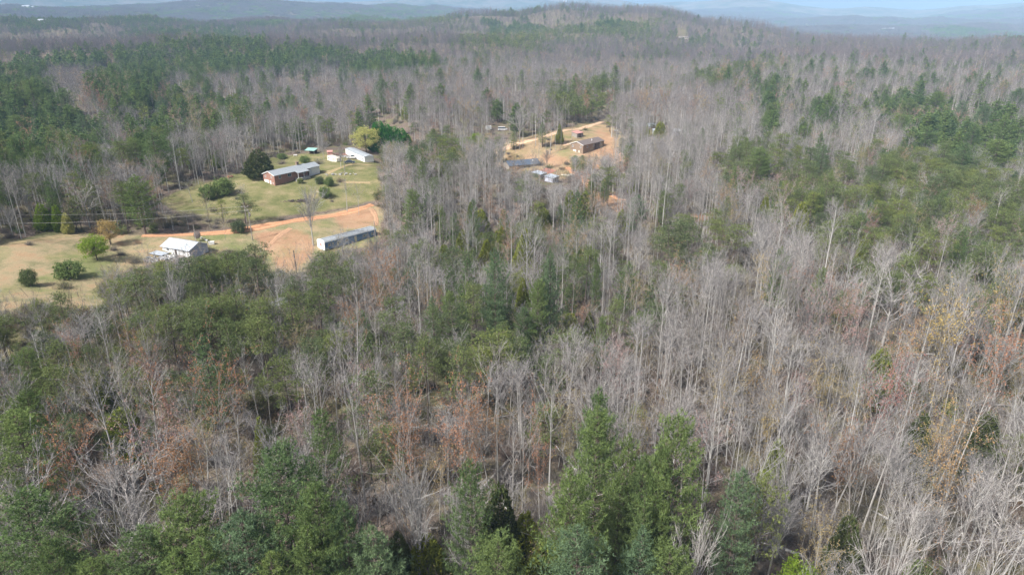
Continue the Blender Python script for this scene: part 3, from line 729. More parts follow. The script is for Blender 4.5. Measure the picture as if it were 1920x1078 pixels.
T('cedar', 1, 1240, 228, 13, 22, 'bright green cedar in front of the white shed far right of the clay yard')
T('scrub', 0, 1050, 128, 19, 24, 'single dark pine above the far scrub pine group at the top centre')
T('white', 1, 716, 148, 20, 32, 'single far pine above the far edge of the wood behind the white trailer')
T('white', 2, 770, 154, 18, 20, 'narrower far pine right of the single far pine behind the white trailer')
T('white', 2, 548, 178, 18, 28, 'far blue-green pine above the brick house in the leafless wood')
T('white', 1, 598, 188, 14, 22, 'small far pine right of the blue-green pine above the brick house')
T('white', 0, 368, 133, 20, 28, 'far umbrella shaped pine standing clear in the valley wood')
# trees and bushes about the houses
T('cedar_round', 0, 481, 285, 10.5, 44, 'dark round cedar behind the garage end of the brick house')
T('yellowgreen', 0, 683, 237, 13.5, 56, 'broad yellow-green tree behind the white mobile home')
T('yellow_cone', 0, 720, 256, 8, 26, 'small yellow-green tree in front of the deep green evergreens')
T('yellow_cone', 0, 764, 252, 7, 18, 'smaller yellow-green tree at the right end of the deep green evergreens')
T('deep', 0, 708, 226, 16, 36, 'leftmost and tallest of the deep green evergreens behind the mobile home')
T('deep', 0, 722, 232, 15, 36, 'second deep green evergreen from the left behind the mobile home')
T('deep', 0, 737, 237, 14, 36, 'third deep green evergreen from the left behind the mobile home')
T('deep', 0, 751, 240, 14, 36, 'rightmost of the deep green evergreens behind the mobile home')
T('lime', 0, 171, 440, 8, 46, 'bright yellow-green round bush on the tan field left of the white metal-roofed house')
T('gold', 0, 196, 408, 9, 32, 'golden budding tree at the start of the clay road')
T('lime_cone', 0, 72, 381, 9, 24, 'yellow-green young tree, leftmost of the three by the field edge')
T('lime_cone', 0, 101, 384, 9, 18, 'tall narrow yellow-green young tree, middle of the three by the field edge')
T('yellow_cone', 0, 120, 399, 7, 17, 'palest and smallest of the three yellow-green young trees by the field edge')
T('bush', 0, 48, 503, 5, 26, 'dark round bush alone on the tan field near the left edge', 'bush')
T('bush', 1, 122, 489, 5, 44, 'wide olive bush on the field below the bright yellow-green round bush')
T('bush', 1, 415, 333, 7, 36, 'darker right half of the bush pair on the lawn left of the brick house')
T('bush', 1, 388, 345, 6, 30, 'paler left half of the bush pair on the lawn left of the brick house')
T('bush', 0, 598, 330, 3.2, 18, 'dark green bush on the lawn right of the white wing of the brick house')
T('bush', 1, 616, 331, 4, 17, 'yellow-green bush touching the dark green bush on the lawn')
T('bush', 1, 607, 350, 4.4, 23, 'bush lowest on the lawn below the other two bushes')
T('bush', 1, 570, 292, 3.5, 19, 'yellow-green bush on the lawn between the brick house and the teal roofed shed')
T('bush', 1, 527, 287, 3, 18, 'bush at the wood edge behind the brick house')
T('bush', 0, 562, 333, 2.4, 12, 'small bush at the porch of the brick house')
T('oak', 0, 575, 350, 20, 62, 'large leafless tree rising in front of the lawn above the clay track')
T('oak', 1, 603, 256, 12, 24, 'leafless tree on the lawn left of the camper')
T('oak', 2, 636, 276, 9, 22, 'leafless crooked tree in front of the camper')
T('bare', 6, 353, 332, 10, 22, 'small leafless tree at the left tip of the lawn')
T('bare', 5, 645, 335, 13, 24, 'leafless tree on the lower lawn left of the tall one by the road bend')
T('bare', 6, 668, 345, 12, 20, 'second leafless tree on the lower lawn by the clay road')
T('bare', 5, 450, 345, 9, 20, 'small faint leafless tree on the lawn below the brick house garage')
T('scrub', 3, 412, 372, 9, 26, 'left pine of the two on the slope above the clay road')
T('scrub', 3, 452, 362, 11, 42, 'right and larger pine of the two on the slope above the clay road')
T('bush', 0, 445, 412, 4.5, 28, 'dark evergreen bush on the road bank left of the utility poles')
T('lime', 0, 893, 248, 8, 25, 'bright green leafy tree at the left end of the upper clay road')
T('lime', 0, 878, 256, 6, 24, 'bright green leafy tree just left of the one at the road end')
T('lime', 0, 863, 257, 6, 20, 'leftmost bright green leafy tree beside the upper clay road')
T('gold', 0, 917, 248, 7, 16, 'yellowish budding tree right of the bright green trees by the upper clay road')
T('scrub', 1, 800, 262, 12, 48, 'broad dark green pine at the left of the cluster behind the hedgerow')
T('scrub', 4, 832, 254, 12, 50, 'broad dark green pine at the right of the cluster behind the hedgerow')
T('oak', 0, 975, 205, 18, 46, 'tall leafless tree beside the upper clay road above the dark roofed house')
T('bare', 5, 1032, 228, 17, 30, 'leafless tree with dark trunk between the dark roofed and the brown house')
T('oak', 1, 1150, 196, 18, 56, 'broad pale leafless tree at the far end of the upper clay road')
# budding and leafless trees that stand out
T('bud_orange', 1, 770, 768, 18, 76, 'salmon-orange budding tree nearest the bottom centre')
T('bud_orange', 0, 862, 782, 17, 84, 'wide orange budding tree right of the salmon-orange one')
T('bud_orange', 0, 1015, 822, 14, 50, 'small orange budding tree left of the two-tiered white pine')
T('bud_orange', 1, 378, 692, 18, 72, 'orange-topped budding tree below the dark blue-green pine at left')
T('bud_orange', 0, 318, 700, 15, 52, 'smaller orange budding tree left of the orange-topped one')
T('bud_rust', 1, 300, 850, 15, 105, 'wide rust-red budding thicket left of the bottom pines')
T('bud_rust', 0, 350, 832, 14, 70, 'rust-red budding tree right of the wide rust-red thicket')
T('bud_orange', 0, 110, 845, 15, 70, 'orange-brown budding tree in the lower left wood')
T('bud_orange', 1, 130, 812, 13, 44, 'small orange budding crown just above the orange-brown one at lower left')
T('bud_red', 1, 1655, 712, 18, 74, 'pinkish-red budding tree between white trunks at the right')
T('bud_yellow', 1, 1790, 602, 20, 96, 'large yellow-orange budding tree at the right, widest of its colour')
T('bud_tan', 0, 1700, 640, 18, 50, 'tan budding crown left of the large yellow-orange tree')
T('bud_orange', 1, 1885, 656, 19, 90, 'salmon budding tree cut by the right edge')
T('bud_yellow', 0, 1745, 798, 15, 52, 'orange-yellow budding tree in the lower right wood')
T('bud_yellow', 0, 1905, 570, 17, 50, 'yellowish budding tree at the right edge above the salmon one')
T('bud_rust', 0, 728, 490, 15, 62, 'rusty orange budding tree below the right end of the blue trailer')
T('bud_rust', 1, 712, 520, 14, 60, 'rusty brown budding tree below the rusty orange one')
T('bud_yellow', 0, 1430, 798, 13, 42, 'pale yellow budding tree above the small bright olive cedar')
T('bud_yellow', 1, 1430, 505, 13, 44, 'yellow-green budding tree in the leafless wood right of centre')
T('bud_red', 0, 1627, 422, 12, 26, 'bright red budding tree in the right hand pine wood')
T('bud_orange', 0, 950, 450, 12, 26, 'salmon budding tree left of the largest conical cedar')
T('bud_orange', 1, 1043, 444, 11, 24, 'salmon budding tree right of the largest conical cedar')
T('bud_tan', 1, 1190, 522, 14, 42, 'tan budding tree right of the central green belt')
T('bud_tan', 1, 1555, 692, 16, 72, 'pale tan budding tree left of the pinkish-red one')
T('bud_rust', 0, 240, 632, 11, 34, 'rust coloured budding tree in the left thickets')
T('bud_orange', 0, 138, 630, 10, 28, 'orange budding sapling in the left thickets')
T('bud_pink', 1, 1530, 560, 17, 60, 'pinkish budding tree below the bright green lone pine at right')
T('bud_pink', 0, 1610, 570, 17, 60, 'pinkish-tan budding tree right of the pinkish one below the pine wood')
T('bud_orange', 0, 1170, 305, 8, 26, 'orange-tan shrub-like tree right of the brown house')
T('bud_tan', 0, 1100, 300, 9, 50, 'olive-tan budding tree in front of the brown house')
T('bud_red', 0, 1574, 155, 12, 26, 'reddish budding tree far off in the leafless wood at upper right')
T('oak', 1, 200, 898, 21, 165, 'big round leafless tree with dense fine grey twigs at the lower left')
T('white_oak', 0, 205, 798, 20, 140, 'wide pale spreading leafless tree above the dense grey one at lower left')
T('white_oak', 1, 38, 845, 19, 100, 'crooked pale leafless tree at the left edge in front of the orange-brown tree')
T('oak', 0, 772, 868, 21, 130, 'broad many-stemmed leafless tree between the pine groups at the bottom')
T('oak', 2, 872, 940, 18, 80, 'rounded leafless tree in front of the conical white pine')
T('white_oak', 0, 1085, 830, 20, 80, 'white spreading dead limbs left of the two-tiered white pine')
T('white_oak', 1, 1190, 690, 22, 80, 'leafless tree with white crooked limbs right of the tallest pine top')
T('oak', 0, 1480, 852, 20, 88, 'leafless forked oak right of the olive pine on the lower right')
T('white_oak', 0, 1320, 935, 20, 100, 'forked leafless tree with pale limbs near the bottom right of centre')
T('white_oak', 1, 1700, 965, 22, 110, 'tall leafless tree with heavy pale limbs near the bottom right')
T('white_oak', 0, 1758, 312, 16, 46, 'white limbed tree bright against the right hand pine wood')
T('white_oak', 1, 1690, 490, 19, 84, 'white limbed tree at the lower edge of the right hand pine wood')
T('white_oak', 0, 1075, 598, 16, 46, 'white twiggy crown below the central green belt')
T('white_oak', 1, 1150, 615, 17, 50, 'whitish bushy crown right of the white twiggy one below the green belt')
T('white_oak', 0, 1395, 335, 16, 50, 'grey-white spreading tree at the left side of the right hand pine wood')
T('oak', 1, 265, 610, 15, 70, 'round leafless tree in the left thickets, the widest there')
T('oak', 2, 318, 510, 16, 44, 'leafless tree standing in the pine stand by the tan field')
T('oak', 0, 702, 436, 17, 56, 'tall leafless tree below the right end of the blue trailer')
T('oak', 1, 645, 440, 16, 52, 'leafless tree with forked limbs before the blue trailer')
T('oak', 2, 790, 300, 15, 60, 'rounded leafless tree beside the lane below the dark pine cluster')
T('oak', 1, 740, 300, 16, 56, 'grey leafless tree at the right edge of the lawn')
T('white_oak', 0, 60, 545, 12, 46, 'grey lichen-pale tree at the left edge by the tan field')

for k, (a, b, hh, w, t) in enumerate([(300, 490, 14, 60, 'leftmost of the scrub pines crowding below the white metal-roofed house'), (345, 482, 15, 62, 'scrub pine directly below the white metal-roofed house'), (392, 478, 15, 58, 'scrub pine below the right end of the white metal-roofed house'), (430, 468, 16, 60, 'olive scrub pine left of the tallest in the stand by the clay field'), (470, 458, 18, 66, 'tallest dark scrub pine at the right end of the stand by the clay field'), (250, 512, 13, 60, 'scrub pine at the left end of the stand by the tan field'), (210, 520, 12, 44, 'small dark pine left of the stand by the tan field'), (440, 530, 16, 50, 'tall narrow scrub pine below the stand by the clay field'), (110, 545, 12, 40, 'dark pine beside the open ground at the lower left of the tan field'), (65, 560, 9, 44, 'olive pine between the tan field and the left thickets')]):
    T('scrub', k % 5, a, b, hh, w, t)
T('white_light', 1, 40, 655, 11, 48, 'olive green bushy evergreen by the left edge in the thickets')
T('cedar', 1, 225, 765, 9, 60, 'olive cedar in the rusty wood left of the orange-brown trees')
T('cedar', 0, 182, 695, 9, 36, 'dark olive cedar in the left thickets above the rusty wood')
T('cedar', 2, 482, 780, 14, 40, 'narrow yellow-olive cedar above the largest bottom left pine')
T('scrub', 1, 712, 800, 14, 76, 'grey-olive thin pine left of the salmon-orange budding tree')
T('white', 0, 1050, 380, 12, 20, 'slim pine between the rounded cedar and the pair by the red clay')
T('scrub', 4, 1240, 425, 13, 52, 'olive pine clump left of the bright one in the wood right of centre')
T('scrub', 1, 1300, 405, 14, 46, 'bright olive pine right of centre above the leafless wood')
T('scrub', 4, 1345, 392, 14, 50, 'green pine at the right end of the clump right of centre')
T('scrub', 2, 1155, 440, 12, 36, 'olive pine below the red clay patch, right of the cedars')
T('white_light', 0, 840, 545, 14, 50, 'green pine left of the tall blue-green white pine, lower down')
T('white_blue', 1, 812, 555, 13, 40, 'blue-green pine low in the wood left of the tall blue-green one')
T('white_light', 0, 1130, 590, 14, 34, 'green pine in the belt just right of the picture centre')
T('white', 1, 985, 575, 13, 46, 'dark green pine in the belt at the picture centre')
T('white', 2, 1440, 150, 20, 24, 'upper one of the two far dark pines standing high right of centre')
T('white', 0, 1445, 205, 17, 30, 'lower one of the two far dark pines standing high right of centre')
T('cedar', 2, 1505, 218, 14, 26, 'far pointed green pine left of the far pine row at the right')

for (kd, v, a, b, hh, w, t) in [('white', 1, 1447, 160, 19, 26, 'dark'), ('white_light', 0, 1442, 210, 14, 38, 'pale green'), ('white', 0, 1507, 222, 16, 30, 'fresh green'), ('white', 1, 1535, 180, 19, 30, 'dark'), ('white', 2, 1551, 200, 17, 24, 'fresh green'), ('white', 3, 1566, 226, 14, 22, 'small'), ('white_blue', 0, 1546, 270, 17, 32, 'bluish'),
        ('scrub', 0, 1350, 283, 14, 38, 'olive'), ('scrub', 2, 1402, 330, 15, 28, 'deep green'), ('scrub', 1, 1275, 344, 14, 28, 'slim olive'), ('scrub', 4, 1382, 420, 15, 70, 'wide olive'), ('scrub', 0, 1268, 438, 13, 44, 'olive'), ('cedar', 0, 1438, 364, 10, 18, 'small olive'),
        ('white', 0, 1660, 175, 20, 60, 'broad blue-green'), ('white', 1, 1706, 184, 18, 46, 'blue-green'), ('white', 3, 1760, 172, 20, 60, 'broad pale-tipped'), ('white_blue', 1, 1806, 188, 18, 50, 'bluish'), ('white_blue', 0, 1850, 197, 19, 62, 'wide bluish'), ('white', 0, 1885, 222, 19, 66, 'wide green'), ('white', 2, 1830, 232, 18, 44, 'dark green'), ('white', 1, 1912, 165, 18, 32, 'small far'),
        ('white', 3, 1876, 262, 18, 60, 'spreading green'), ('white', 0, 1812, 268, 17, 50, 'green'), ('white_light', 1, 1696, 214, 15, 40, 'yellow-green'), ('white', 1, 1742, 238, 17, 44, 'green'), ('scrub', 1, 1655, 377, 14, 38, 'bright olive'), ('scrub', 4, 1745, 367, 14, 50, 'dark olive'), ('cedar', 2, 1621, 438, 14, 20, 'yellow-olive'), ('scrub', 0, 1740, 433, 16, 56, 'bright green'),
        ('scrub', 2, 1782, 438, 16, 34, 'tall olive'), ('scrub', 4, 1880, 388, 16, 66, 'large green'), ('scrub', 2, 1830, 326, 17, 50, 'dark'), ('scrub', 0, 1850, 455, 16, 54, 'olive'), ('scrub', 1, 1590, 300, 15, 40, 'bright olive'), ('scrub', 0, 1640, 310, 16, 46, 'olive'), ('scrub', 4, 1570, 345, 15, 56, 'grey-olive'), ('scrub', 2, 1690, 335, 16, 50, 'olive'), ('scrub', 0, 1600, 400, 15, 50, 'grey-olive'), ('scrub', 1, 1700, 400, 15, 46, 'dark olive'), ('scrub', 4, 1520, 300, 15, 44, 'olive'),
        ('white', 0, 55, 150, 22, 50, 'tall dark'), ('white', 1, 115, 165, 20, 50, 'dark green'), ('white', 3, 30, 215, 20, 60, 'broad dark'), ('white_blue', 0, 150, 215, 19, 44, 'bluish'), ('white', 0, 95, 235, 20, 50, 'dark green'), ('white', 2, 180, 240, 18, 36, 'slim green'), ('scrub', 0, 230, 262, 15, 46, 'olive'), ('white', 0, 285, 245, 20, 56, 'broad green'), ('white_light', 1, 250, 258, 15, 40, 'yellow-green'), ('white_blue', 1, 300, 180, 18, 40, 'bluish'), ('white', 3, 350, 150, 18, 30, 'round')]:
    T(kd, v, a, b, hh, w, 'AUTO ' + t)

KIND = {'bare': ('bare_tree', 'tree'), 'oak': ('bare_oak', 'tree'), 'white_oak': ('white_limbed_tree', 'tree'),
        'white': ('white_pine', 'pine tree'), 'white_light': ('white_pine', 'pine tree'), 'white_blue': ('white_pine', 'pine tree'),
        'scrub': ('scrub_pine', 'pine tree'), 'cedar': ('cedar_tree', 'cedar'), 'cedar_dark': ('cedar_tree', 'cedar'), 'cedar_round': ('round_evergreen', 'tree'),
        'lime': ('leafy_tree', 'tree'), 'yellowgreen': ('leafy_tree', 'tree'), 'yellow_cone': ('young_evergreen', 'tree'), 'lime_cone': ('young_evergreen', 'tree'),
        'gold': ('leafy_tree', 'tree'), 'deep': ('evergreen_tree', 'tree'), 'bush': ('bush', 'bush')}
for c in BUDS: KIND['bud_' + c] = ('budding_tree', 'tree')
# region words for the labels of the many
def region(px, py):
    rows = [(150, 'distant ridge'), (260, 'wood above the houses'), (360, 'wood level with the brick house'), (470, 'wood level with the blue trailer'), (600, 'middle wood'), (740, 'wood just below the middle'), (880, 'lower wood'), (1200, 'bottom strip of wood')]
    cols = [(160, 'far left'), (380, 'left'), (600, 'left middle'), (820, 'left of centre'), (1040, 'centre'), (1260, 'right of centre'), (1480, 'right middle'), (1700, 'right'), (2200, 'far right')]
    return 'in the ' + next(w for lim, w in rows if py < lim) + ', ' + next(w for lim, w in cols if px < lim)
COUNT = {}
taken = []; HANDBOX = []
def place_hand():
    for (kind, var, px, py, H, wpx, label, name, cat) in HAND:
        pr = PROTO[kind][var % len(PROTO[kind])]
        if py < 0: continue
        x, y, z, t = ground_at(px, py, H)
        dist = math.sqrt(x * x + y * y + (CAMZ - z - H) ** 2)
        rad = wpx / 2 * dist / FX; s = rad / pr['r'] * (1.16 if kind.startswith(('white_b', 'white_l', 'cedar', 'deep')) or kind == 'white' else 1.0); sz = H / pr['H']
        s = min(max(s, .45 * sz), 2.1 * sz)
        nm, ct = KIND[kind]; nm = name or nm; ct = cat or ct
        if label.startswith('AUTO'): label = label[5:] + ' ' + {'scrub': 'scrub pine', 'cedar': 'cedar'}.get(kind, 'white pine') + ' standing out ' + region(px, py)
        if len(label.split()) > 16: print('LONG', label)
        put_tree(nm, pr, x, y, z, random.uniform(0, 6.28), s, sz, label, ct, {'white_pine': 'white pines standing out from the woods', 'cedar_tree': 'dense cedars among the bare trees', 'budding_tree': 'budding trees among the bare wood', 'bush': 'bushes on the open ground'}.get(nm, nm.replace('_', ' ') + 's picked out by eye'))
        COUNT[nm] = COUNT.get(nm, 0) + 1
        HANDBOX.append((px, py, wpx / 2, H * FX / dist * .93 * (.75 if kind in ('white', 'white_light', 'white_blue', 'scrub', 'cedar', 'cedar_dark', 'deep', 'bush', 'lime') else .5), math.hypot(x, y), kind))
        taken.append((x, y, max(rad * (.75 if kind.startswith(('bare', 'bud', 'oak', 'white_oak')) else .95), 1.5)))
place_hand()

# ------------------------------------------------------------------ what the woods must leave in sight
SIGHT = [(486, 305, 588, 352), (572, 274, 590, 292), (606, 272, 712, 312), (700, 230, 762, 262), (298, 440, 386, 482), (592, 428, 708, 470), (950, 292, 1006, 314), (1008, 318, 1064, 342),
         (1066, 244, 1136, 290), (1222, 244, 1240, 252), (925, 232, 950, 250), (460, 396, 486, 452), (1270, 60, 1284, 70)]
ROADPX = [[(250, 442), (330, 441), (400, 438), (440, 434), (500, 424), (560, 414), (620, 404), (670, 394), (708, 380)],
          [(885, 300), (930, 284), (980, 268), (1030, 255), (1080, 243), (1118, 233), (1150, 226)]]
def scatter():
    g = np.random.default_rng(5); out = []
    r = 26.0; rings = []
    while r < 8200:
        s = 4.1 if r < 260 else 4.1 + (r - 260) * .0052 if r < 900 else 7.5 + (r - 900) * .0020 if r < 2400 else 24.0
        th0 = -.97; n = int(1.94 * r / s)
        a = th0 + (np.arange(n) + g.uniform(.0, 1.0, n)) * (1.94 / n)
        rr = r + g.uniform(-.5, .5, n) * s
        rings.append(np.stack([rr * np.sin(a), rr * np.cos(a), np.full(n, s)], 1)); r += s * (.98 if s < 20 else 1.0)
    P = np.concatenate(rings); x, y = P[:, 0], P[:, 1]; h = height(x, y); rr = np.hypot(x, y)
    # hidden behind nearer land: drop
    az = np.arctan2(x, y); el = np.arctan2(h + 20 - CAMZ, rr); binn = ((az + 1.02) / .004).astype(int); order = np.argsort(rr)
    mx = np.full(binn.max() + 3, -9.0); keep = np.zeros(len(x), bool); gel = np.arctan2(h + 4 - CAMZ, rr)
    for i in order:
        b = binn[i]
        if el[i] >= min(mx[b - 1], mx[b], mx[b + 1]) - .0015: keep[i] = True
        if gel[i] > mx[b]: mx[b] = gel[i]
    P = P[keep]; x, y, h, rr = x[keep], y[keep], h[keep], rr[keep]
    bx, by, _ = project(x, y, h); cx_, cy_, dep = project(x, y, h + 13); tx, ty, _ = project(x, y, h + 21)
    ok = (cx_ > -430) & (cx_ < 2350) & (ty < 1290)
    maxh = np.full(len(x), 40.0); QS = (0, 2, 4, 6, 8, 10, 12, 14, 16, 18, 20, 22, 24); PQ = [project(x, y, h + q) for q in QS]
    def cap(hit, q, allow=None):
        nonlocal maxh
        if allow is not None: hit = hit & allow
        maxh = np.where(hit, np.minimum(maxh, q - 1.5), maxh)
    for q, (qx, qy, qd) in zip(QS, PQ):
        for poly in (LAWN, FIELD): cap(in_poly(qx, qy, poly), q)
        for (x0, y0, x1, y1) in SIGHT:
            m = 3 if q < 10 else np.minimum(2.6 * FX / dep, 30); cap((qx > x0 - m) & (qx < x1 + m) & (qy > y0 - 1) & (qy < y1 + 1), q)
    uh = g.random(len(x))
    for (hx, hy, hw, hh, hd, kd) in HANDBOX:
        if kd.startswith(('bare', 'oak', 'white_oak')): continue
        for q, (qx, qy, qd) in zip(QS, PQ):
            if q < 7: continue
            m = np.minimum(1.2 * FX / dep, 20); cap(((qx - hx) / (hw + m)) ** 2 + ((qy - (hy + hh * .5)) / (hh * .55)) ** 2 < 1, q, (rr < hd - 1) & (uh < (.9 if hw > 30 else .8)))
    yd = in_poly(bx, by, YARD) | in_poly(cx_, cy_, YARD); u = g.random(len(x))
    ok &= ~yd | (u < .72)
    for c in CLAYS: ok &= ~(in_poly(bx, by, c) & (u < .8))
    for (hx, hy, rd) in taken: ok &= (x - hx) ** 2 + (y - hy) ** 2 > rd * rd
    ok &= maxh > 4.5
    for pl in ROADPX:
        pl2 = [(a, b - 7) for a, b in pl] + [(a, b + 7) for a, b in reversed(pl)]
        ok &= ~in_poly(bx, by, pl2) & ~in_poly(cx_, cy_, pl2)
    maxh = maxh[ok]; P = P[ok]; x, y, h, rr, cx_, cy_, dep = x[ok], y[ok], h[ok], rr[ok], cx_[ok], cy_[ok], dep[ok]
    n = len(x); sh = {k: np.full(n, v) for k, v in dict(scrub=.035, white=.03, bud=.034, cedar=.006, brushy=0, low=0).items()}
    # beyond the mapped zones pines grow in patches
    pn = sn(160, x, y, W2) + .6 * sn(45, x, y, W2); fz = (rr > 1500)
    pn2 = sn(420, x * .4, y * .4, W2) + .5 * sn(160, x * .6, y * .6, W2)
    sh['white'] = np.where(fz & (pn2 > .75), .7, np.where(rr > 600, .02 + .10 * (pn > 1.1), sh['white']))
    sh['scrub'] = np.where((rr < 600) & (pn > 1.2), .16, sh['scrub'])
    jx = cx_ + 14 * sn(45, x, y, W2) + g.normal(0, 9, n); jy = cy_ + 5 * sn(45, y, x, W2) + g.normal(0, 4, n)
    dens = np.zeros(n)
    for poly, k in Z:
        m = in_poly(jx, jy, poly); dens = np.where(m, k.get('scrub', 0) + k.get('white', 0), dens)
        for kk in sh: sh[kk] = np.where(m, k.get(kk, sh['low'] if kk == 'low' and 0 else .03 if kk == 'bud' else 0.01 if kk in ('white', 'scrub') else 0), sh[kk])
    u = g.random(n); cls = np.full(n, 0); acc = np.zeros(n)
    for i, k in enumerate(('scrub', 'white', 'bud', 'cedar', 'brushy')):
        m = (u >= acc) & (u < acc + sh[k]); cls[m] = i + 1; acc += sh[k]
    # leafless crowns must not rise over the pine stands behind them
    u2 = g.random(n)
    zs_ = [poly for poly, k in Z if k.get('scrub', 0) + k.get('white', 0) > .5]
    for q in (10, 12, 14, 16, 18, 20, 22):
        hx_, hy_, _ = project(x, y, h + q)
        for poly in zs_: maxh = np.where(in_poly(hx_, hy_, poly) & (dens <= .5) & (cls != 1) & (cls != 2) & (u2 < .75) & (maxh > q), q - 1.0, maxh)
    drop = np.zeros(n, bool)
    keep = ~drop; low = sh['low']
    return tuple(a[keep] for a in (x, y, h, rr, cx_, cy_, dep, cls, dens, low, maxh)) + (g,)
sx, sy, sh_, srr, scx, scy, sdep, scls, sdens, slow, smax, sg = scatter()
print('candidates', len(sx), 'near', (srr < 380).sum(), 'mid', ((srr >= 380) & (srr < 900)).sum(), 'far', (srr >= 900).sum())

SPEC = [('bare_tree', 'tree', 'leafless pale-trunked tree'), ('scrub_pine', 'pine tree', 'olive green scrub pine'), ('white_pine', 'pine tree', 'blue-green white pine'), ('budding_tree', 'tree', 'reddish-tan budding tree'), ('cedar_tree', 'cedar', 'dense yellow-green cedar'), ('young_pine', 'pine tree', 'low bushy young pine')]
CAP = [285, 285, 235, 170, 60, 160]
stuff_pts = {'bare_woodland': [], 'pine_woodland': [], 'budding_woodland': [], 'undergrowth': []}
def plant():
    g = sg; n = len(sx)
    infr = (scx > -10) & (scx < 1930) & (scy > -5) & (scy < 1090)
    single = np.zeros(n, bool)
    for c in range(6):
        k = np.where((scls == c) & infr & (srr < 900))[0]; k = k[np.argsort(sdep[k])][:CAP[c] - COUNT.get(SPEC[c][0], 0)]; single[k] = True
    r1 = g.random(n); r2 = g.random(n); r3 = g.random(n)
    for i in range(n):
        c = scls[i]; rr = srr[i]; x, y, z = sx[i], sy[i], sh_[i]; rz = r1[i] * 6.283
        s = .64 + .38 * r2[i]; sz = s * (.92 + .2 * r3[i])
        if slow[i] and c in (0, 3): sz *= .6; s *= .85
        if rr < 380:
            if c == 0:
                if r3[i] < .09: key = 'oak'; s *= .78; sz = s
                elif r3[i] < .12: key = 'white_oak'; s *= .8; sz = s
                else: key = 'bare'
            elif c == 1: key = 'scrub'
            elif c == 2: key = 'white'; s *= .82; sz *= .82
            elif c == 3: key = 'bud_' + ('tan', 'tan', 'orange', 'pink', 'rust', 'tan', 'pink', 'tan')[int(r2[i] * 7.99)]; s *= .85; sz *= .85
            elif c == 4: key = 'cedar'; s *= .95; sz *= .95
            else: key = 'scrub'; s *= .55; sz *= .42
        elif rr < 900: key = ('mbare', 'mscrub', 'mwhite', 'mbud', 'mcedar', 'mscrub')[c]
        elif rr < 2400: key = ('fbare', 'fscrub', 'fwhite', 'fbud', 'fwhite', 'fscrub')[c]; s *= .9
        else: key = ('pbare', 'ppine', 'ppine', 'pbare', 'ppine', 'ppine')[c]
        if c == 0 and key in ('bare', 'mbare') and 1240 < scx[i] and scy[i] > 480: sz *= 1.05
        if c == 0 and sdens[i] > .5: sz *= .72; s *= .85
        if c == 1 and sdens[i] > .5: s *= .85 + .4 * r3[i]; sz *= .72 + .5 * r1[i]
        if c == 2 and rr > 330: s *= 1.28 + .2 * r3[i]; sz *= .66 + .3 * r1[i]
        v = int(r2[i] * 977) % len(PROTO[key])
        Ht = PROTO[key][v]['H'] * sz
        if Ht > smax[i]: sz *= smax[i] / Ht; s = min(s, sz * 1.7)
        if single[i]:
            nm, ct, w = SPEC[c]; pr = PROTO[key][v]; px, py = scx[i], scy[i]
            if key == 'oak': nm, w = 'bare_oak', 'fine-twigged oak'
            if key == 'white_oak': nm, w = 'white_limbed_tree', 'white-limbed leafless tree'
            if key.startswith('bud_'): w = 'tree with ' + key[4:] + ' buds'
            size = ('very tall', 'tall', 'middling', 'short')[min(3, int((1.04 - sz / (.85 if c in (2, 3) else 1)) / .12))] if key not in ('oak', 'white_oak') else 'spreading'
            lab = size + ' ' + w + ' ' + region(px, py)
            if len(lab.split()) > 16: lab = lab.replace(size + ' ', '', 1)
            put_tree(nm, pr, x, y, z, rz, s, sz, lab, ct, lab, parts=rr < 380)
        else:
            grp = 'bare_woodland' if c == 0 else 'budding_woodland' if c == 3 else 'pine_woodland'
            stuff_pts[grp].append((key, v, x, y, z - .15, rz, s, sz))
plant()
def undergrow():
    g = np.random.default_rng(9); r = 26.0; X = []
    while r < 560:
        s = 2.9 if r < 170 else 2.9 + (r - 170) * .012; n = int(1.94 * r / s); a = -.97 + (np.arange(n) + g.random(n)) * 1.94 / n; rr = r + g.uniform(-.5, .5, n) * s
        X.append(np.stack([rr * np.sin(a), rr * np.cos(a)], 1)); r += s
    X = np.concatenate(X); x, y = X.T; h = height(x, y); px, py, dep = project(x, y, h + 1.2); bx, by, _ = project(x, y, h)
    ok = (px > -430) & (px < 2350) & (py < 1290); u = g.random(len(x))
    for poly in (LAWN, FIELD, YARD): ok &= ~(in_poly(px, py, poly) | in_poly(bx, by, poly)) | (u < (.05 if poly is not YARD else .42))
    for c in CLAYS: ok &= ~in_poly(bx, by, c)
    for (x0, y0, x1, y1) in SIGHT: ok &= ~((px > x0 - 2) & (px < x1 + 2) & (py > y0) & (py < y1 + 5))
    for pl in ROADPX:
        ok &= ~in_poly(bx, by, [(a, b - 5) for a, b in pl] + [(a, b + 5) for a, b in reversed(pl)])
    x, y, h = x[ok], y[ok], h[ok]; px, py = px[ok], py[ok]; n = len(x)
    w = .5 * sn(45, x, y, W2) + .4 * sn(160, x, y, W2) + g.normal(0, .5, n)
    left = (px < 470) & (py > 520) & (py < 800)
    belt = (px < 460) & (py > 380) & (py < 440)
    u = g.random(n)
    for i in range(n):
        q = w[i] + (.8 if left[i] else 0) + (1.2 if belt[i] else 0)
        key = 'ubrush' if q < .45 else ('uleaf' if q < 1.25 or u[i] < .5 else 'uever')
        s = .5 + .7 * u[i]
        if g.random() < .24 and not (in_poly(px[i], py[i] - 25, FIELD) or in_poly(px[i], py[i] - 12, LAWN)):
            key = 'usap'; s = .6 + .5 * u[i]
        stuff_pts['undergrowth'].append((key, int(u[i] * 997) % len(PROTO[key]), x[i], y[i], h[i] - .1, u[i] * 40, s, s * (.8 + .5 * ((u[i] * 31) % 1))))
undergrow()
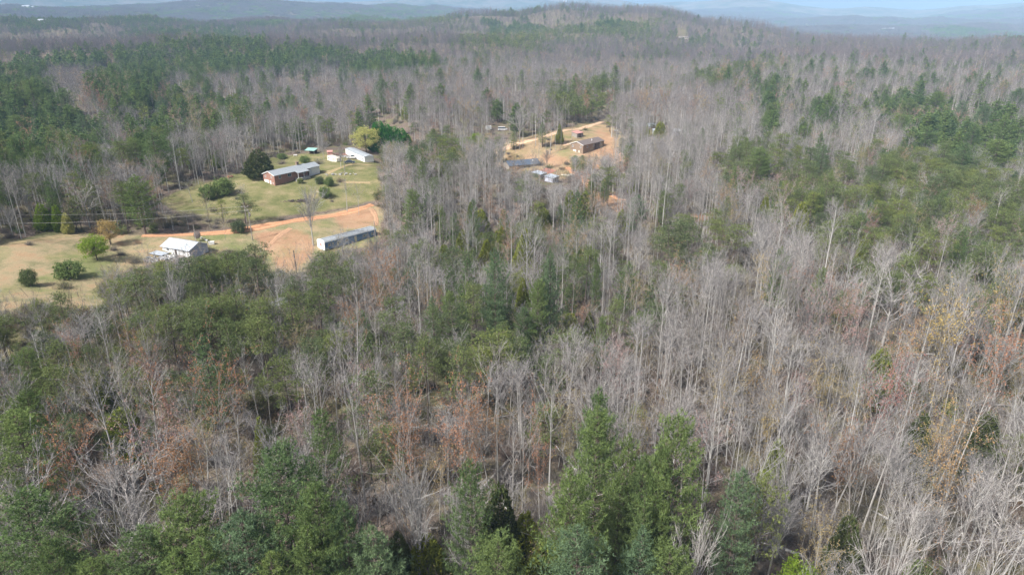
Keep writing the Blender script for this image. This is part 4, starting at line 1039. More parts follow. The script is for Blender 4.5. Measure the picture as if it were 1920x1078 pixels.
def fallen():
    g = np.random.default_rng(31)
    for k in range(26):
        px, py = g.uniform(560, 1880), g.uniform(640, 1040); x, y, z, t = ground_at(px, py); L = g.uniform(6, 14); a = g.uniform(0, 6.28)
        P = [np.array([math.cos(a) * L * u, math.sin(a) * L * u, 0.0]) for u in np.linspace(0, 1, 6)]
        P = np.array([[p[0], p[1], float(height(x + p[0], y + p[1])) - z + .35 + .06 * (q % 2)] for q, p in enumerate(P)])
        gr = [(tube(P, np.linspace(.24, .07, 6), 7), .7, M['bark_pale'])]
        for q in range(4):
            b = P[2 + q % 4]; d = unit(np.array([math.cos(a + (.8 if q % 2 else -.8)), math.sin(a + (.8 if q % 2 else -.8)), g.uniform(.2, .9)])); gr.append((tube(np.array([b, b + d * 1.2, b + d * 2.2 + [0, 0, .3]]), [.07, .05, .02], 4), .6, M['bark_pale']))
        o = D.objects.new('fallen_tree', soup('fallen_tree', gr)); COL.objects.link(o); o.location = (x, y, z); lab = 'pale fallen trunk on the forest floor ' + region(px, py); tag(o, lab, 'fallen tree', lab)
fallen()

def make_stuff(name, pts, label, cat):
    keys = sorted({(p[0], p[1]) for p in pts}); col = D.collections.new(name + '_kinds'); idx = {}
    for k, (key, v) in enumerate(keys):
        o = D.objects.new('%s_%03d_%s' % (name, k, key), PROTO[key][v]['whole']); col.objects.link(o); idx[(key, v)] = k
    me = D.meshes.new(name); n = len(pts); me.vertices.add(n)
    me.vertices.foreach_set('co', np.array([[p[2], p[3], p[4]] for p in pts], np.float32).ravel())
    a = me.attributes.new('pick', 'INT', 'POINT'); a.data.foreach_set('value', np.array([idx[(p[0], p[1])] for p in pts], np.int32))
    a = me.attributes.new('turn', 'FLOAT_VECTOR', 'POINT'); a.data.foreach_set('vector', np.array([[0, 0, p[5]] for p in pts], np.float32).ravel())
    a = me.attributes.new('size', 'FLOAT_VECTOR', 'POINT'); a.data.foreach_set('vector', np.array([[p[6], p[6], p[7]] for p in pts], np.float32).ravel())
    o = D.objects.new(name, me); COL.objects.link(o); tag(o, label, cat, None, 'stuff')
    ng = D.node_groups.new(name + '_planting', 'GeometryNodeTree')
    ng.interface.new_socket('Geometry', in_out='INPUT', socket_type='NodeSocketGeometry'); ng.interface.new_socket('Geometry', in_out='OUTPUT', socket_type='NodeSocketGeometry')
    N, L = ng.nodes, ng.links; gi = N.new('NodeGroupInput'); go = N.new('NodeGroupOutput'); mp = N.new('GeometryNodeMeshToPoints'); ip = N.new('GeometryNodeInstanceOnPoints')
    ci = N.new('GeometryNodeCollectionInfo'); ci.inputs['Collection'].default_value = col; ci.inputs['Separate Children'].default_value = True; ci.inputs['Reset Children'].default_value = True
    def na(nm, ty):
        q = N.new('GeometryNodeInputNamedAttribute'); q.data_type = ty; q.inputs['Name'].default_value = nm; return q.outputs['Attribute']
    L.new(gi.outputs[0], mp.inputs['Mesh']); L.new(mp.outputs[0], ip.inputs['Points']); L.new(ci.outputs[0], ip.inputs['Instance']); ip.inputs['Pick Instance'].default_value = True
    L.new(na('pick', 'INT'), ip.inputs['Instance Index']); L.new(na('turn', 'FLOAT_VECTOR'), ip.inputs['Rotation']); L.new(na('size', 'FLOAT_VECTOR'), ip.inputs['Scale'])
    L.new(ip.outputs[0], go.inputs[0])
    md = o.modifiers.new('planting', 'NODES'); md.node_group = ng
    return o
make_stuff('bare_woodland', stuff_pts['bare_woodland'], 'leafless grey woodland running back from the single trees to the ridges', 'woodland')
make_stuff('pine_woodland', stuff_pts['pine_woodland'], 'dark green pine stands in the far woods and on the ridges', 'woodland')
make_stuff('budding_woodland', stuff_pts['budding_woodland'], 'reddish and tan budding trees scattered through the far woods', 'woodland')
make_stuff('undergrowth', stuff_pts['undergrowth'], 'twiggy brown and olive brush covering the forest floor', 'undergrowth')
# ------------------------------------------------------------------ roads
def road(name, px_pts, widths, lift=.14, mt=None):
    P = []
    for (a, b) in px_pts:
        x, y, z, t = ground_at(a, b); P.append((x, y))
    P = np.array(P); seg = np.linalg.norm(np.diff(P, axis=0), axis=1); s = np.concatenate([[0], np.cumsum(seg)])
    t = np.linspace(0, s[-1], max(int(s[-1] / 1.2), 4)); 
    def cr(u):
        return np.column_stack([np.interp(u, s, P[:, 0]), np.interp(u, s, P[:, 1])])
    C = sum(cr(np.clip(t + q, 0, s[-1])) for q in (-9, -6, -3, 0, 3, 6, 9)) / 7
    d = unit(np.gradient(C, axis=0)); nrm = np.column_stack([-d[:, 1], d[:, 0]])
    w = np.interp(t, s, widths) * (1 + .12 * np.sin(t * .35) + .08 * np.sin(t * 1.3 + 1)); m = 7; V = []; F = []
    for i in range(len(t)):
        for j in range(m):
            q = C[i] + nrm[i] * w[i] * (j / (m - 1) - .5); V.append((q[0], q[1], float(height(q[0], q[1])) + (lift if 0 < j < m - 1 else .02)))
    for i in range(len(t) - 1):
        for j in range(m - 1):
            a = i * m + j; F.append((a, a + 1, a + m + 1, a + m))
    me = D.meshes.new(name); me.from_pydata(V, [], F); me.update(); me.polygons.foreach_set('use_smooth', [True] * len(F))
    at = me.attributes.new('across', 'FLOAT', 'POINT'); at.data.foreach_set('value', [(k % m) / (m - 1) for k in range(len(V))])
    me.materials.append(mt); o = D.objects.new(name, me); COL.objects.link(o); o['kind'] = 'structure'; return o
def road_mat(name, rut, mid, edge):
    m, nt, N, L = mat(name); out = N.new('ShaderNodeOutputMaterial'); b = N.new('ShaderNodeBsdfDiffuse')
    a = N.new('ShaderNodeAttribute'); a.attribute_name = 'across'; geo = N.new('ShaderNodeNewGeometry')
    n1 = N.new('ShaderNodeTexNoise'); n1.inputs['Scale'].default_value = .5; n1.inputs['Detail'].default_value = 8; n1.inputs['Roughness'].default_value = .7; L.new(geo.outputs['Position'], n1.inputs['Vector'])
    ma = N.new('ShaderNodeMath'); ma.operation = 'MULTIPLY_ADD'; L.new(n1.outputs[0], ma.inputs[0]); ma.inputs[1].default_value = .35; L.new(a.outputs['Fac'], ma.inputs[2])
    mb = N.new('ShaderNodeMath'); mb.operation = 'SUBTRACT'; L.new(ma.outputs[0], mb.inputs[0]); mb.inputs[1].default_value = .17
    r = ramp(N, [(0.02, edge), (.2, rut), (.42, mid), (.58, mid), (.8, rut), (.98, edge)]); L.new(mb.outputs[0], r.inputs[0])
    g = ramp(N, [(.3, (.8, .8, .8)), (.7, (1.2, 1.2, 1.2))]); n2 = N.new('ShaderNodeTexNoise'); n2.inputs['Scale'].default_value = 1.6; n2.inputs['Detail'].default_value = 5; L.new(geo.outputs['Position'], n2.inputs['Vector']); L.new(n2.outputs[0], g.inputs[0])
    mu = N.new('ShaderNodeMix'); mu.data_type = 'RGBA'; mu.blend_type = 'MULTIPLY'; mu.inputs[0].default_value = 1; L.new(r.outputs[0], mu.inputs[6]); L.new(g.outputs[0], mu.inputs[7]); L.new(mu.outputs[2], b.inputs[0]); L.new(b.outputs[0], out.inputs[0]); return m
M['clay_road'] = road_mat('red_clay_road', (.56, .31, .18), (.48, .25, .14), (.36, .20, .11))
M['pale_road'] = road_mat('pale_clay_road', (.62, .44, .30), (.56, .38, .25), (.42, .27, .15))
M['dirt_track'] = road_mat('dry_dirt_track', (.44, .27, .17), (.38, .24, .15), (.34, .22, .14))
M['track'] = road_mat('worn_track', (.42, .30, .19), (.28, .24, .12), (.24, .22, .10))
road('clay_road', ROADPX[0], [2.2, 3.0, 3.6, 5.0, 4.6, 4.0, 4.2, 4.2, 3.4], mt=M['clay_road'])
road('farm_lane', ROADPX[1], [3.5, 5.5, 5.5, 5, 4.6, 4, 3], mt=M['pale_road'])
road('side_track', [(555, 424), (535, 432), (520, 442), (512, 450), (500, 460), (496, 476)], [1.8, 2.2, 2.4, 2.0, 1.4, .8], lift=.12, mt=M['dirt_track'])
road('trailer_track', [(692, 388), (703, 398), (710, 410), (706, 420), (702, 428)], [2.0, 1.8, 1.8, 1.6, 1.2], mt=M['dirt_track'])
road('yard_track', [(600, 327), (620, 322), (645, 315), (668, 306), (690, 309), (704, 312)], [5.5, 3.2, 2.2, 3.0, 5.0, 4.0], mt=M['track'])
road('lawn_track', [(628, 341), (650, 342), (680, 343), (706, 343)], [1.6, 2.2, 2.2, 2.0], mt=M['track'])
road('field_track', [(0, 462), (40, 452), (95, 448), (140, 440), (175, 434)], [1.8, 2, 2.4, 2.6, 2.0], mt=M['track'])
road('clay_spur', [(1062, 312), (1085, 330), (1105, 346), (1140, 362), (1175, 380)], [3, 4, 5, 6, 4], mt=M['clay_road'])
road('house_drive', [(1046, 262), (1060, 270), (1070, 276)], [3, 4, 5], mt=M['pale_road'])

# ------------------------------------------------------------------ mesh builder for built things (local metres, z up)
class MB:
    def __init__(s): s.v = []; s.f = []
    def poly(s, pts):
        k = len(s.v); s.v += [tuple(p) for p in pts]; s.f.append(tuple(range(k, k + len(pts))))
    def box(s, x0, x1, y0, y1, z0, z1):
        k = len(s.v); s.v += [(x, y, z) for z in (z0, z1) for (x, y) in ((x0, y0), (x1, y0), (x1, y1), (x0, y1))]
        s.f += [tuple(k + i for i in q) for q in ((0, 3, 2, 1), (4, 5, 6, 7), (0, 1, 5, 4), (1, 2, 6, 5), (2, 3, 7, 6), (3, 0, 4, 7))]; return s
    def prism(s, prof, a, b, axis='x'):
        """profile of (u, z) points swept along the axis from a to b"""
        k = len(s.v); n = len(prof)
        for t in (a, b): s.v += [(t, u, z) if axis == 'x' else (u, t, z) for (u, z) in prof]
        s.f.append(tuple(k + i for i in range(n - 1, -1, -1))); s.f.append(tuple(k + n + i for i in range(n)))
        for i in range(n): j = (i + 1) % n; s.f.append((k + i, k + j, k + n + j, k + n + i))
        return s
    def cyl(s, x, y, z0, z1, r, r2=None, n=10):
        r2 = r if r2 is None else r2; k = len(s.v)
        for (z, q) in ((z0, r), (z1, r2)): s.v += [(x + q * math.cos(2 * math.pi * i / n), y + q * math.sin(2 * math.pi * i / n), z) for i in range(n)]
        s.f.append(tuple(k + i for i in range(n - 1, -1, -1))); s.f.append(tuple(k + n + i for i in range(n)))
        for i in range(n): j = (i + 1) % n; s.f.append((k + i, k + j, k + n + j, k + n + i))
        return s
    def wheel(s, x, y, z, r, w, n=14):
        k = len(s.v)
        for yy in (y - w / 2, y + w / 2): s.v += [(x + r * math.cos(2 * math.pi * i / n), yy, z + r * math.sin(2 * math.pi * i / n)) for i in range(n)]
        s.f.append(tuple(k + i for i in range(n))); s.f.append(tuple(k + n + i for i in range(n - 1, -1, -1)))
        for i in range(n): j = (i + 1) % n; s.f.append((k + i, k + n + i, k + n + j, k + j))
        return s
    def build(s, name, mt, parent=None, loc=None):
        me = D.meshes.new(name); me.from_pydata(s.v, [], s.f); me.update(); me.materials.append(mt)
        o = D.objects.new(name, me); COL.objects.link(o)
        if parent: o.parent = parent
        if loc: o.location = loc
        return o
def gable_roof(mb, x0, x1, y0, y1, z, rise, th=.12, over=.35, overx=.3):
    ym = (y0 + y1) / 2; sl = rise / (ym - y0)
    a = (y0 - over, z - over * sl); b = (ym, z + rise); c = (y1 + over, z - over * sl)
    mb.prism([a, b, c, (c[0], c[1] + th), (b[0], b[1] + th), (a[0], a[1] + th)][::-1], x0 - overx, x1 + overx); return mb
def gable_walls(mb, x0, x1, y0, y1, z0, z1, rise):
    ym = (y0 + y1) / 2
    mb.prism([(y0, z0), (y1, z0), (y1, z1), (ym, z1 + rise - .02), (y0, z1)], x0, x1); return mb
def anchor(name, A, B, label, cat, group=None, sink=0.0):
    """Empty at pixel A's ground point, local x runs towards pixel B's ground point"""
    xa, ya, za, _ = ground_at(*A); xb, yb, zb, _ = ground_at(*B)
    e = D.objects.new(name, None); COL.objects.link(e); e.location = (xa, ya, za - sink); e.rotation_euler = (0, 0, math.atan2(yb - ya, xb - xa)); tag(e, label, cat, group)
    return e, math.hypot(xb - xa, yb - ya), zb - za
def window(parent, x, z, w=1.1, h=1.2, face='front', y=0.0, fm=None, panes=True):
    """a framed window on the wall at local y (front), or on the end wall at local x=0 (face 'end', x is the y position)"""
    f = MB(); g = MB(); t = .07
    if face == 'front':
        f.box(x - w / 2, x + w / 2, y - .06, y - .003, z, z + t); f.box(x - w / 2, x + w / 2, y - .06, y - .003, z + h - t, z + h)
        f.box(x - w / 2, x - w / 2 + t, y - .06, y - .003, z + t, z + h - t); f.box(x + w / 2 - t, x + w / 2, y - .06, y - .003, z + t, z + h - t)
        f.box(x - .03, x + .03, y - .05, y - .003, z + t, z + h - t); g.box(x - w / 2 + t, x + w / 2 - t, y - .02, y - .004, z + t, z + h - t)
    else:
        f.box(y - .06, y - .003, x - w / 2, x + w / 2, z, z + t); f.box(y - .06, y - .003, x - w / 2, x + w / 2, z + h - t, z + h)
        f.box(y - .06, y - .003, x - w / 2, x - w / 2 + t, z + t, z + h - t); f.box(y - .06, y - .003, x + w / 2 - t, x + w / 2, z + t, z + h - t)
        f.box(y - .05, y - .003, x - .03, x + .03, z + t, z + h - t); g.box(y - .02, y - .004, x - w / 2 + t, x + w / 2 - t, z + t, z + h - t)
    o = f.build('window', fm or M['white_paint'], parent); g.build('pane', M['glass'], o); return o
M['white_paint'] = simple('white_paint', (.78, .78, .76), .6, var=.06)
M['white_siding'] = banded('white_siding', (.76, .77, .78), (.55, .57, .60), 'Z', .2, .14, .6, weather=.07)
M['brick'] = banded('red_brown_brick', (.30, .15, .11), (.36, .26, .22), 'Z', .085, .16, .85, weather=.28, wscale=5)
M['brown_brick'] = banded('brown_brick', (.24, .17, .12), (.30, .24, .19), 'Z', .085, .16, .85, weather=.25, wscale=5)
M['shingle_grey'] = banded('grey_shingles', (.30, .33, .35), (.22, .24, .26), 'Z', .11, .18, .9, weather=.15, wscale=2)
M['shingle_blue'] = banded('dark_blue_grey_shingles', (.085, .11, .15), (.06, .075, .10), 'Z', .11, .2, .85, weather=.18, wscale=2)
M['shingle_brown'] = banded('brown_shingles', (.17, .14, .13), (.12, .10, .09), 'Z', .11, .2, .9, weather=.2, wscale=2)
M['metal_roof'] = banded('ribbed_pale_metal', (.62, .67, .72), (.40, .44, .50), 'X', .45, .09, .38, .35, .08)
M['old_metal'] = banded('dull_metal_sheets', (.55, .60, .66), (.36, .38, .40), 'X', .6, .1, .45, .3, .18)
M['rust_metal'] = banded('rusted_metal_sheets', (.38, .17, .12), (.26, .12, .09), 'X', .6, .1, .8, 0, .3)
M['pink_metal'] = banded('faded_red_metal_sheets', (.52, .27, .23), (.40, .2, .17), 'X', .5, .1, .7, 0, .15)
M['teal_metal'] = banded('teal_metal_sheets', (.30, .52, .46), (.2, .38, .34), 'X', .45, .1, .5, .1, .12)
M['blue_siding'] = banded('faded_blue_siding', (.10, .20, .38), (.06, .12, .24), 'X', .4, .12, .6, weather=.3, wscale=.8)
M['lilac_siding'] = banded('lilac_siding', (.50, .53, .62), (.38, .40, .50), 'Z', .2, .12, .6, weather=.1)
M['dark_timber'] = simple('dark_timber', (.10, .08, .07), .8, var=.3)
M['grey_wood'] = simple('weathered_wood', (.30, .27, .24), .85, var=.25, scale=4)
M['concrete'] = simple('concrete', (.42, .40, .37), .9)
M['glass'] = simple('window_glass', (.05, .07, .09), .12, spec=.6)
M['tyre'] = simple('tyre_rubber', (.03, .03, .03), .8)
M['navy_paint'] = simple('dark_blue_car_paint', (.035, .05, .08), .3, spec=.5)
M['white_car'] = simple('white_car_paint', (.74, .75, .76), .35, var=.03, spec=.5)
M['chrome'] = simple('bare_metal', (.5, .5, .5), .35, .8)
M['red_paint'] = simple('red_paint', (.35, .05, .04), .6)
M['cream'] = simple('cream_panel', (.66, .62, .52), .6)
M['blue_tarp'] = simple('blue_tarp', (.06, .22, .45), .5)
M['junk_grey'] = simple('mixed_scrap', (.45, .45, .46), .7, var=.5, scale=3)
M['stone_grey'] = simple('pale_rubble', (.45, .44, .42), .9, var=.3, scale=3)

# ---- brick ranch house
def brick_house():
    e, L, dz = anchor('brick_house', (516.5, 349), (584.5, 330), 'long red-brown brick house with grey shingle roof and white garage door on the lawn', 'house')
    L = 23.5; Wd = 7.2; zt = 4.2; xw = L * .76; g2 = max(dz, 0)
    gable_walls(MB(), 0, xw, 0, Wd, -2, zt, 1.35).build('wall', M['brick'], e)
    r = gable_roof(MB(), 0, xw, 0, Wd, zt, 1.35); gable_roof(r, xw + .62, L, .35, Wd - .35, zt - .02, 1.2, over=.3, overx=.3)
    ro = r.build('roof', M['shingle_grey'], e)
    MB().box(xw * .80, xw * .80 + 1.1, Wd / 2 - .1, Wd / 2 + .8, zt + .9, zt + 2.6).box(xw * .80 - .06, xw * .80 + 1.16, Wd / 2 - .16, Wd / 2 + .86, zt + 2.6, zt + 2.72).build('chimney', M['brown_brick'], ro)
    gable_walls(MB(), xw + .02, L, .35, Wd - .35, -1, zt - .02, 1.2).build('wing', M['white_siding'], e)
    f = MB()
    for s_ in (0, 1):
        y0, y1 = (0 - .36, Wd / 2) if s_ == 0 else (Wd / 2, Wd + .36); z0, z1 = (zt - .13, zt + 1.35) if s_ == 0 else (zt + 1.35, zt - .13)
        f.prism([(y0, z0 - .18), (y1, z1 - .18), (y1, z1 + .13), (y0, z0 + .13)], -.36, -.31)
    f.build('gable_trim', M['white_paint'], e)
    gd = MB().box(-.08, -.004, 3.9, 6.6, -.3, 1.95)
    for z in (.25, .8, 1.35): gd.box(-.10, -.085, 3.95, 6.55, z, z + .05)
    gd.build('garage_door', M['white_paint'], e)
    d = MB().box(-.07, -.004, 2.35, 3.25, -.3, 1.85).build('door', M['white_paint'], e); MB().box(-.12, -.075, 2.45, 2.55, .7, .8).build('handle', M['chrome'], d)
    window(e, 5.7, 2.9, .8, .95, 'end'); window(e, 1.9, 2.9, .8, .95, 'end'); window(e, 1.2, .7, .6, .6, 'end')
    for x, w in ((2.6, 1.1), (7.4, 1.7), (xw * .83, 1.9)): window(e, x, 2.5, w, 1.35)
    # porch with posts and a low roof
    p0, p1 = xw * .56, xw * .90
    p = MB().prism([(-2.3, zt - .55), (.6, zt + .12), (.6, zt + .24), (-2.3, zt - .43)][::-1], p0, p1); pr = p.build('porch_roof', M['shingle_grey'], e)
    for x in (p0 + .15, (p0 + p1) / 2, p1 - .15): MB().box(x - .08, x + .08, -2.2, -2.04, 1.4, zt - .56).build('post', M['white_paint'], e)
    MB().box(p0, p1, -2.3, -.004, -1.5, 1.38).build('porch_floor', M['concrete'], e)
    st = MB()
    for k in range(5): st.box(p0 - 1.4 + .27 * k, p0 - .004, -2.0, -1.0, -1.0, .1 + .25 * k)
    st.build('steps', M['concrete'], e)
    MB().box(p1 + .7, p1 + 1.7, -.07, -.004, 1.4, 3.4).build('back_door', M['dark_timber'], e)
    MB().box(xw + 1, L - .6, .27, .346, 1.0, 3.6).build('wing_panel', M['white_paint'], e)
    return e
brick_house()

# ---- mobile homes
def mobile_home(name, A, B, label, Wd, wall, roofm, endm, Hh=2.7, curved=False, maxL=None, over=.12, windows=5):
    e, L, dz = anchor(name, A, B, label, 'mobile home'); L = maxL or L
    z0, z1 = .55, .55 + Hh; ym = Wd / 2
    if curved:
        prof = [(0, z0)] + [(Wd, z0)] + [(ym + ym * math.cos(t) * 1.0, z1 - .5 + 1.05 * math.sin(t)) for t in np.linspace(0, math.pi, 11)]
        MB().prism([(0, z0), (Wd, z0), (Wd, z1 - .45), (0, z1 - .45)], 0, L).build('wall', wall, e)
        rp = [(ym + (ym + .1) * math.cos(t), z1 - .44 + .75 * math.sin(t)) for t in np.linspace(0, math.pi, 11)]
        MB().prism(rp, .14, L + .1).build('roof', roofm, e)
        ep = [(-.04, z0 - .2), (Wd + .04, z0 - .2)] + [(ym + (ym + .12) * math.cos(t), z1 - .43 + .8 * math.sin(t)) for t in np.linspace(0, math.pi, 11)]
        MB().prism(ep, -.12, .12).build('end_cap', endm, e)
        MB().box(-.15, -.125, ym - .45, ym + .25, 1.5, 2.5).build('end_window', M['red_paint'], e)
    else:
        gable_walls(MB(), 0, L, 0, Wd, z0, z1, .45).build('wall', wall, e)
        gable_roof(MB(), 0, L, 0, Wd, z1, .45, .08, over, .1).build('roof', roofm, e)
    MB().box(.15, L - .15, .12, Wd - .12, -1.2, z0 - .01).build('skirting', M['concrete'] if not curved else M['dark_timber'], e)
    for k in range(windows):
        x = L * (k + .5) / windows
        if k == windows // 2:
            d = MB().box(x - .45, x + .45, -.06, -.004, z0 + .1, z0 + 2.1).build('door', M['cream'], e); MB().box(x + .25, x + .33, -.1, -.065, z0 + 1.0, z0 + 1.1).build('handle', M['chrome'], d)
        else: window(e, x, z0 + .95, .9, .95)
    return e, L
mobile_home('mobile_home', (648.5, 291), (684, 304.5), 'long white mobile home with grey roof under the yellow-green tree', 4.6, M['white_siding'], M['shingle_grey'], None, 2.6)
mobile_home('mobile_home', (610, 472), (706, 442), 'faded blue mobile home with rounded roof and white end by the clay track', 4.4, M['blue_siding'], M['shingle_grey'], M['white_paint'], 2.9, curved=True, windows=6)

# ---- white house with metal roof, lower left
def metal_house():
    e, L, dz = anchor('metal_roofed_house', (305, 469), (346, 483), 'white house with pale ribbed metal roof beside the clay road', 'house')
    e.location.z -= .8; Wd = 7.4; L = 11.6; z = 2.3
    gable_walls(MB(), 0, L, 0, Wd, -2, z, 1.5).build('wall', M['white_siding'], e)
    MB().prism([(.05, -2), (Wd - .05, -2), (Wd - .05, z), (Wd / 2, z + 1.45), (.05, z)], L + .003, L + .05).build('end_wall', M['lilac_siding'], e)
    gable_roof(MB(), 0, L, 0, Wd, z, 1.5, .1, .5, .45).build('roof', M['metal_roof'], e)
    for x in (2.4, 9.2): window(e, x, 1.0, 1.0, 1.1)
    d = MB().box(5.3, 6.2, -.06, -.004, -.1, 2.0).build('door', M['dark_timber'], e); MB().box(6.0, 6.08, -.1, -.065, .9, 1.0).build('handle', M['chrome'], d)
    dk = MB().box(-1.0, 4.5, -4.4, -1.4, .9, 1.02); dk.build('awning', M['old_metal'], e)
    for x in (-.8, 4.3): 
        for y in (-4.2, -1.6): MB().box(x - .06, x + .06, y - .06, y + .06, -1.5, .89).build('post', M['grey_wood'], e)
    MB().box(4.6, 9.5, -3.0, -.004, -1.5, .1).build('deck', M['grey_wood'], e)
    r = MB(); r.box(4.6, 9.5, -3.0, -2.94, .9, .98)
    for k in range(14): r.box(4.62 + k * .37, 4.67 + k * .37, -2.99, -2.95, .1, .9)
    r.build('railing', M['white_paint'], e)
metal_house()
# junk beside it, each a separate thing
def at_px(px, py):
    x, y, z, _ = ground_at(px, py); return x, y, z
def loose(name, px, py, mbf, mt, label, cat, rz=0.0, group=None, lift=0.0):
    x, y, z = at_px(px, py); mb = MB(); mbf(mb); o = mb.build(name, mt); o.location = (x, y, z + lift); o.rotation_euler = (0, 0, rz); tag(o, label, cat, group); return o
def bent_sheet(w, d, n=6, amp=.12):
    def f(mb):
        for i in range(n):
            x0, x1 = -w / 2 + w * i / n, -w / 2 + w * (i + 1) / n; a0, a1 = amp * math.sin(i * 1.7), amp * math.sin((i + 1) * 1.7)
            k = len(mb.v); mb.v += [(x0, -d / 2, .3 + a0), (x1, -d / 2, .3 + a1), (x1, d / 2, .5 + a1), (x0, d / 2, .5 + a0), (x0, -d / 2, .26 + a0), (x1, -d / 2, .26 + a1), (x1, d / 2, .46 + a1), (x0, d / 2, .46 + a0)]
            mb.f += [tuple(k + q for q in t) for t in ((0, 1, 2, 3), (7, 6, 5, 4), (0, 4, 5, 1), (2, 6, 7, 3), (1, 5, 6, 2), (3, 7, 4, 0))]
    return f
def scrapheap(seed, n=26, sx=2.2, sy=1.4):
    def f(mb):
        g = random.Random(seed)
        for i in range(n):
            a = g.uniform(0, 3.14); l, w, h = g.uniform(.3, 1.4), g.uniform(.05, .5), g.uniform(.05, .4); cx, cy = g.gauss(0, sx / 2), g.gauss(0, sy / 2); z = g.uniform(0, .5)
            c, s = math.cos(a), math.sin(a); k = len(mb.v)
            mb.v += [(cx + c * u * l - s * v * w, cy + s * u * l + c * v * w, z + q * h + u * .1) for q in (0, 1) for (u, v) in ((-.5, -.5), (.5, -.5), (.5, .5), (-.5, .5))]
            mb.f += [tuple(k + i_ for i_ in q) for q in ((0, 3, 2, 1), (4, 5, 6, 7), (0, 1, 5, 4), (1, 2, 6, 5), (2, 3, 7, 6), (3, 0, 4, 7))]
    return f
loose('scrap_heap', 292, 488, scrapheap(1, 44, 5, 3), M['junk_grey'], 'grey heap of scrap and boards below the white metal-roofed house', 'scrap heap', .4)
loose('scrap_heap', 312, 484, scrapheap(2, 30, 3, 2), M['white_paint'], 'whitish heap of scrap against the white metal-roofed house', 'scrap heap', .9)
loose('chest_freezer', 397, 458, lambda m: (m.box(-.85, .85, -.45, .45, 0, .85), m.box(-.88, .88, -.48, .48, .853, .95), m.box(-.1, .1, -.5, -.482, .75, .83)), M['white_paint'], 'white boxy chest lying on the grass right of the metal-roofed house', 'chest', .3)
for k, (a, b, w) in enumerate([(388, 453, 'nearest the white chest'), (384, 450, 'in the middle of the short row of buckets'), (378, 448, 'nearest the metal-roofed house')]):
    loose('bucket', a, b, lambda m: (m.cyl(0, 0, 0, .55, .25, .33, 12), m.cyl(0, 0, .553, .6, .35, .35, 12)), M['white_paint'], 'white bucket on the grass ' + w, 'bucket', 0, 'white buckets on the grass')
def dish(px, py, label):
    x, y, z = at_px(px, py); e = D.objects.new('satellite_dish', None); COL.objects.link(e); e.location = (x, y, z); tag(e, label, 'satellite dish')
    MB().cyl(0, 0, -.3, 1.8, .05).build('pole', M['chrome'], e); m = MB(); n = 14
    rings = [[(r * math.cos(2 * math.pi * i / n), -.2 - .35 * (1 - (r / 1.2) ** 2) + (r * math.sin(2 * math.pi * i / n)) * .35, 2.2 + r * math.sin(2 * math.pi * i / n)) for i in range(n)] for r in (.02, .4, .8, 1.2)]
    for q in range(3):
        for i in range(n): j = (i + 1) % n; m.poly([rings[q][i], rings[q][j], rings[q + 1][j], rings[q + 1][i]])
    m.build('dish', M['dark_timber'], e); MB().box(-.03, .03, -.9, -.3, 2.15, 2.2).build('feed_arm', M['chrome'], e)
dish(372, 452, 'dark satellite dish on a post behind the right end of the metal-roofed house')

# ---- dark roofed house, brown house, far houses
def ranch(name, A, B, label, L, Wd, z, rise, wallm, roofm, foot=-2, wins=(.2, .5, .8), extra=None, cat='house'):
    e, l0, dz = anchor(name, A, B, label, cat)
    gable_walls(MB(), 0, L, 0, Wd, foot, z, rise).build('wall', wallm, e); r = gable_roof(MB(), 0, L, 0, Wd, z, rise).build('roof', roofm, e)
    for w in wins: window(e, L * w, z - 1.9, 1.1, 1.2)
    if extra: extra(e, r, L, Wd, z, rise)
    return e
def ex_dark(e, r, L, Wd, z, rise):
    d = MB().box(L * .62, L * .62 + .95, -.06, -.004, 0, 2.0).build('door', M['dark_timber'], e); MB().box(L * .62 + .1, L * .62 + .18, -.1, -.065, 1, 1.1).build('handle', M['chrome'], d)
    MB().cyl(L * .82, Wd * .3, z + rise * .4, z + rise * .4 + 1.0, .25, .25, 10).build('vent_pipe', M['white_paint'], r)
    MB().box(L * .45, L * .98, -2.8, -.004, -1.5, .2).build('deck', M['grey_wood'], e); rl = MB().box(L * .45, L * .98, -2.8, -2.74, 1.0, 1.08)
    for k in range(20): rl.box(L * .45 + k * L * .0275, L * .45 + k * L * .0275 + .05, -2.79, -2.75, .2, 1.0)
    rl.build('railing', M['grey_wood'], e); MB().box(L * .2, L * .32, -1.4, -.004, -1.5, 1.9).box(L * .22, L * .30, -1.2, -.2, 1.9, 2.1).build('chimney_stack', M['brown_brick'], e)
ranch('dark_roofed_house', (955, 322), (1003, 312), 'low house with dark blue-grey roof half hidden by leafless trees', 17, 9, 2.9, 1.7, M['grey_wood'], M['shingle_blue'], extra=ex_dark)
def ex_brown(e, r, L, Wd, z, rise):
    f = MB()
    for s_ in (0, 1):
        y0, y1 = (-.36, Wd / 2) if s_ == 0 else (Wd / 2, Wd + .36); z0, z1 = (z - .13, z + rise) if s_ == 0 else (z + rise, z - .13)
        f.prism([(y0, z0 - .16), (y1, z1 - .16), (y1, z1 + .13), (y0, z0 + .13)], -.36, -.31)
    f.build('gable_trim', M['white_paint'], e)
    window(e, 1.6, z - 1.7, .9, 1.1, 'end'); window(e, Wd - 1.6, z - 1.7, .9, 1.1, 'end'); MB().box(-.07, -.004, 4.6, 6.6, -.2, 1.6).build('garage_door', M['white_paint'], e); MB().box(-.07, -.004, 2.2, 3.1, -.4, 1.6).build('door', M['cream'], e)
    MB().cyl(L * .55, Wd * .25, z + rise * .4, z + rise * .4 + 1.1, .22, .22, 10).build('vent_pipe', M['white_paint'], r)
    MB().box(L * .55, L * .75, -.5, -.004, -1, z - .2).build('chimney', M['dark_timber'], e)
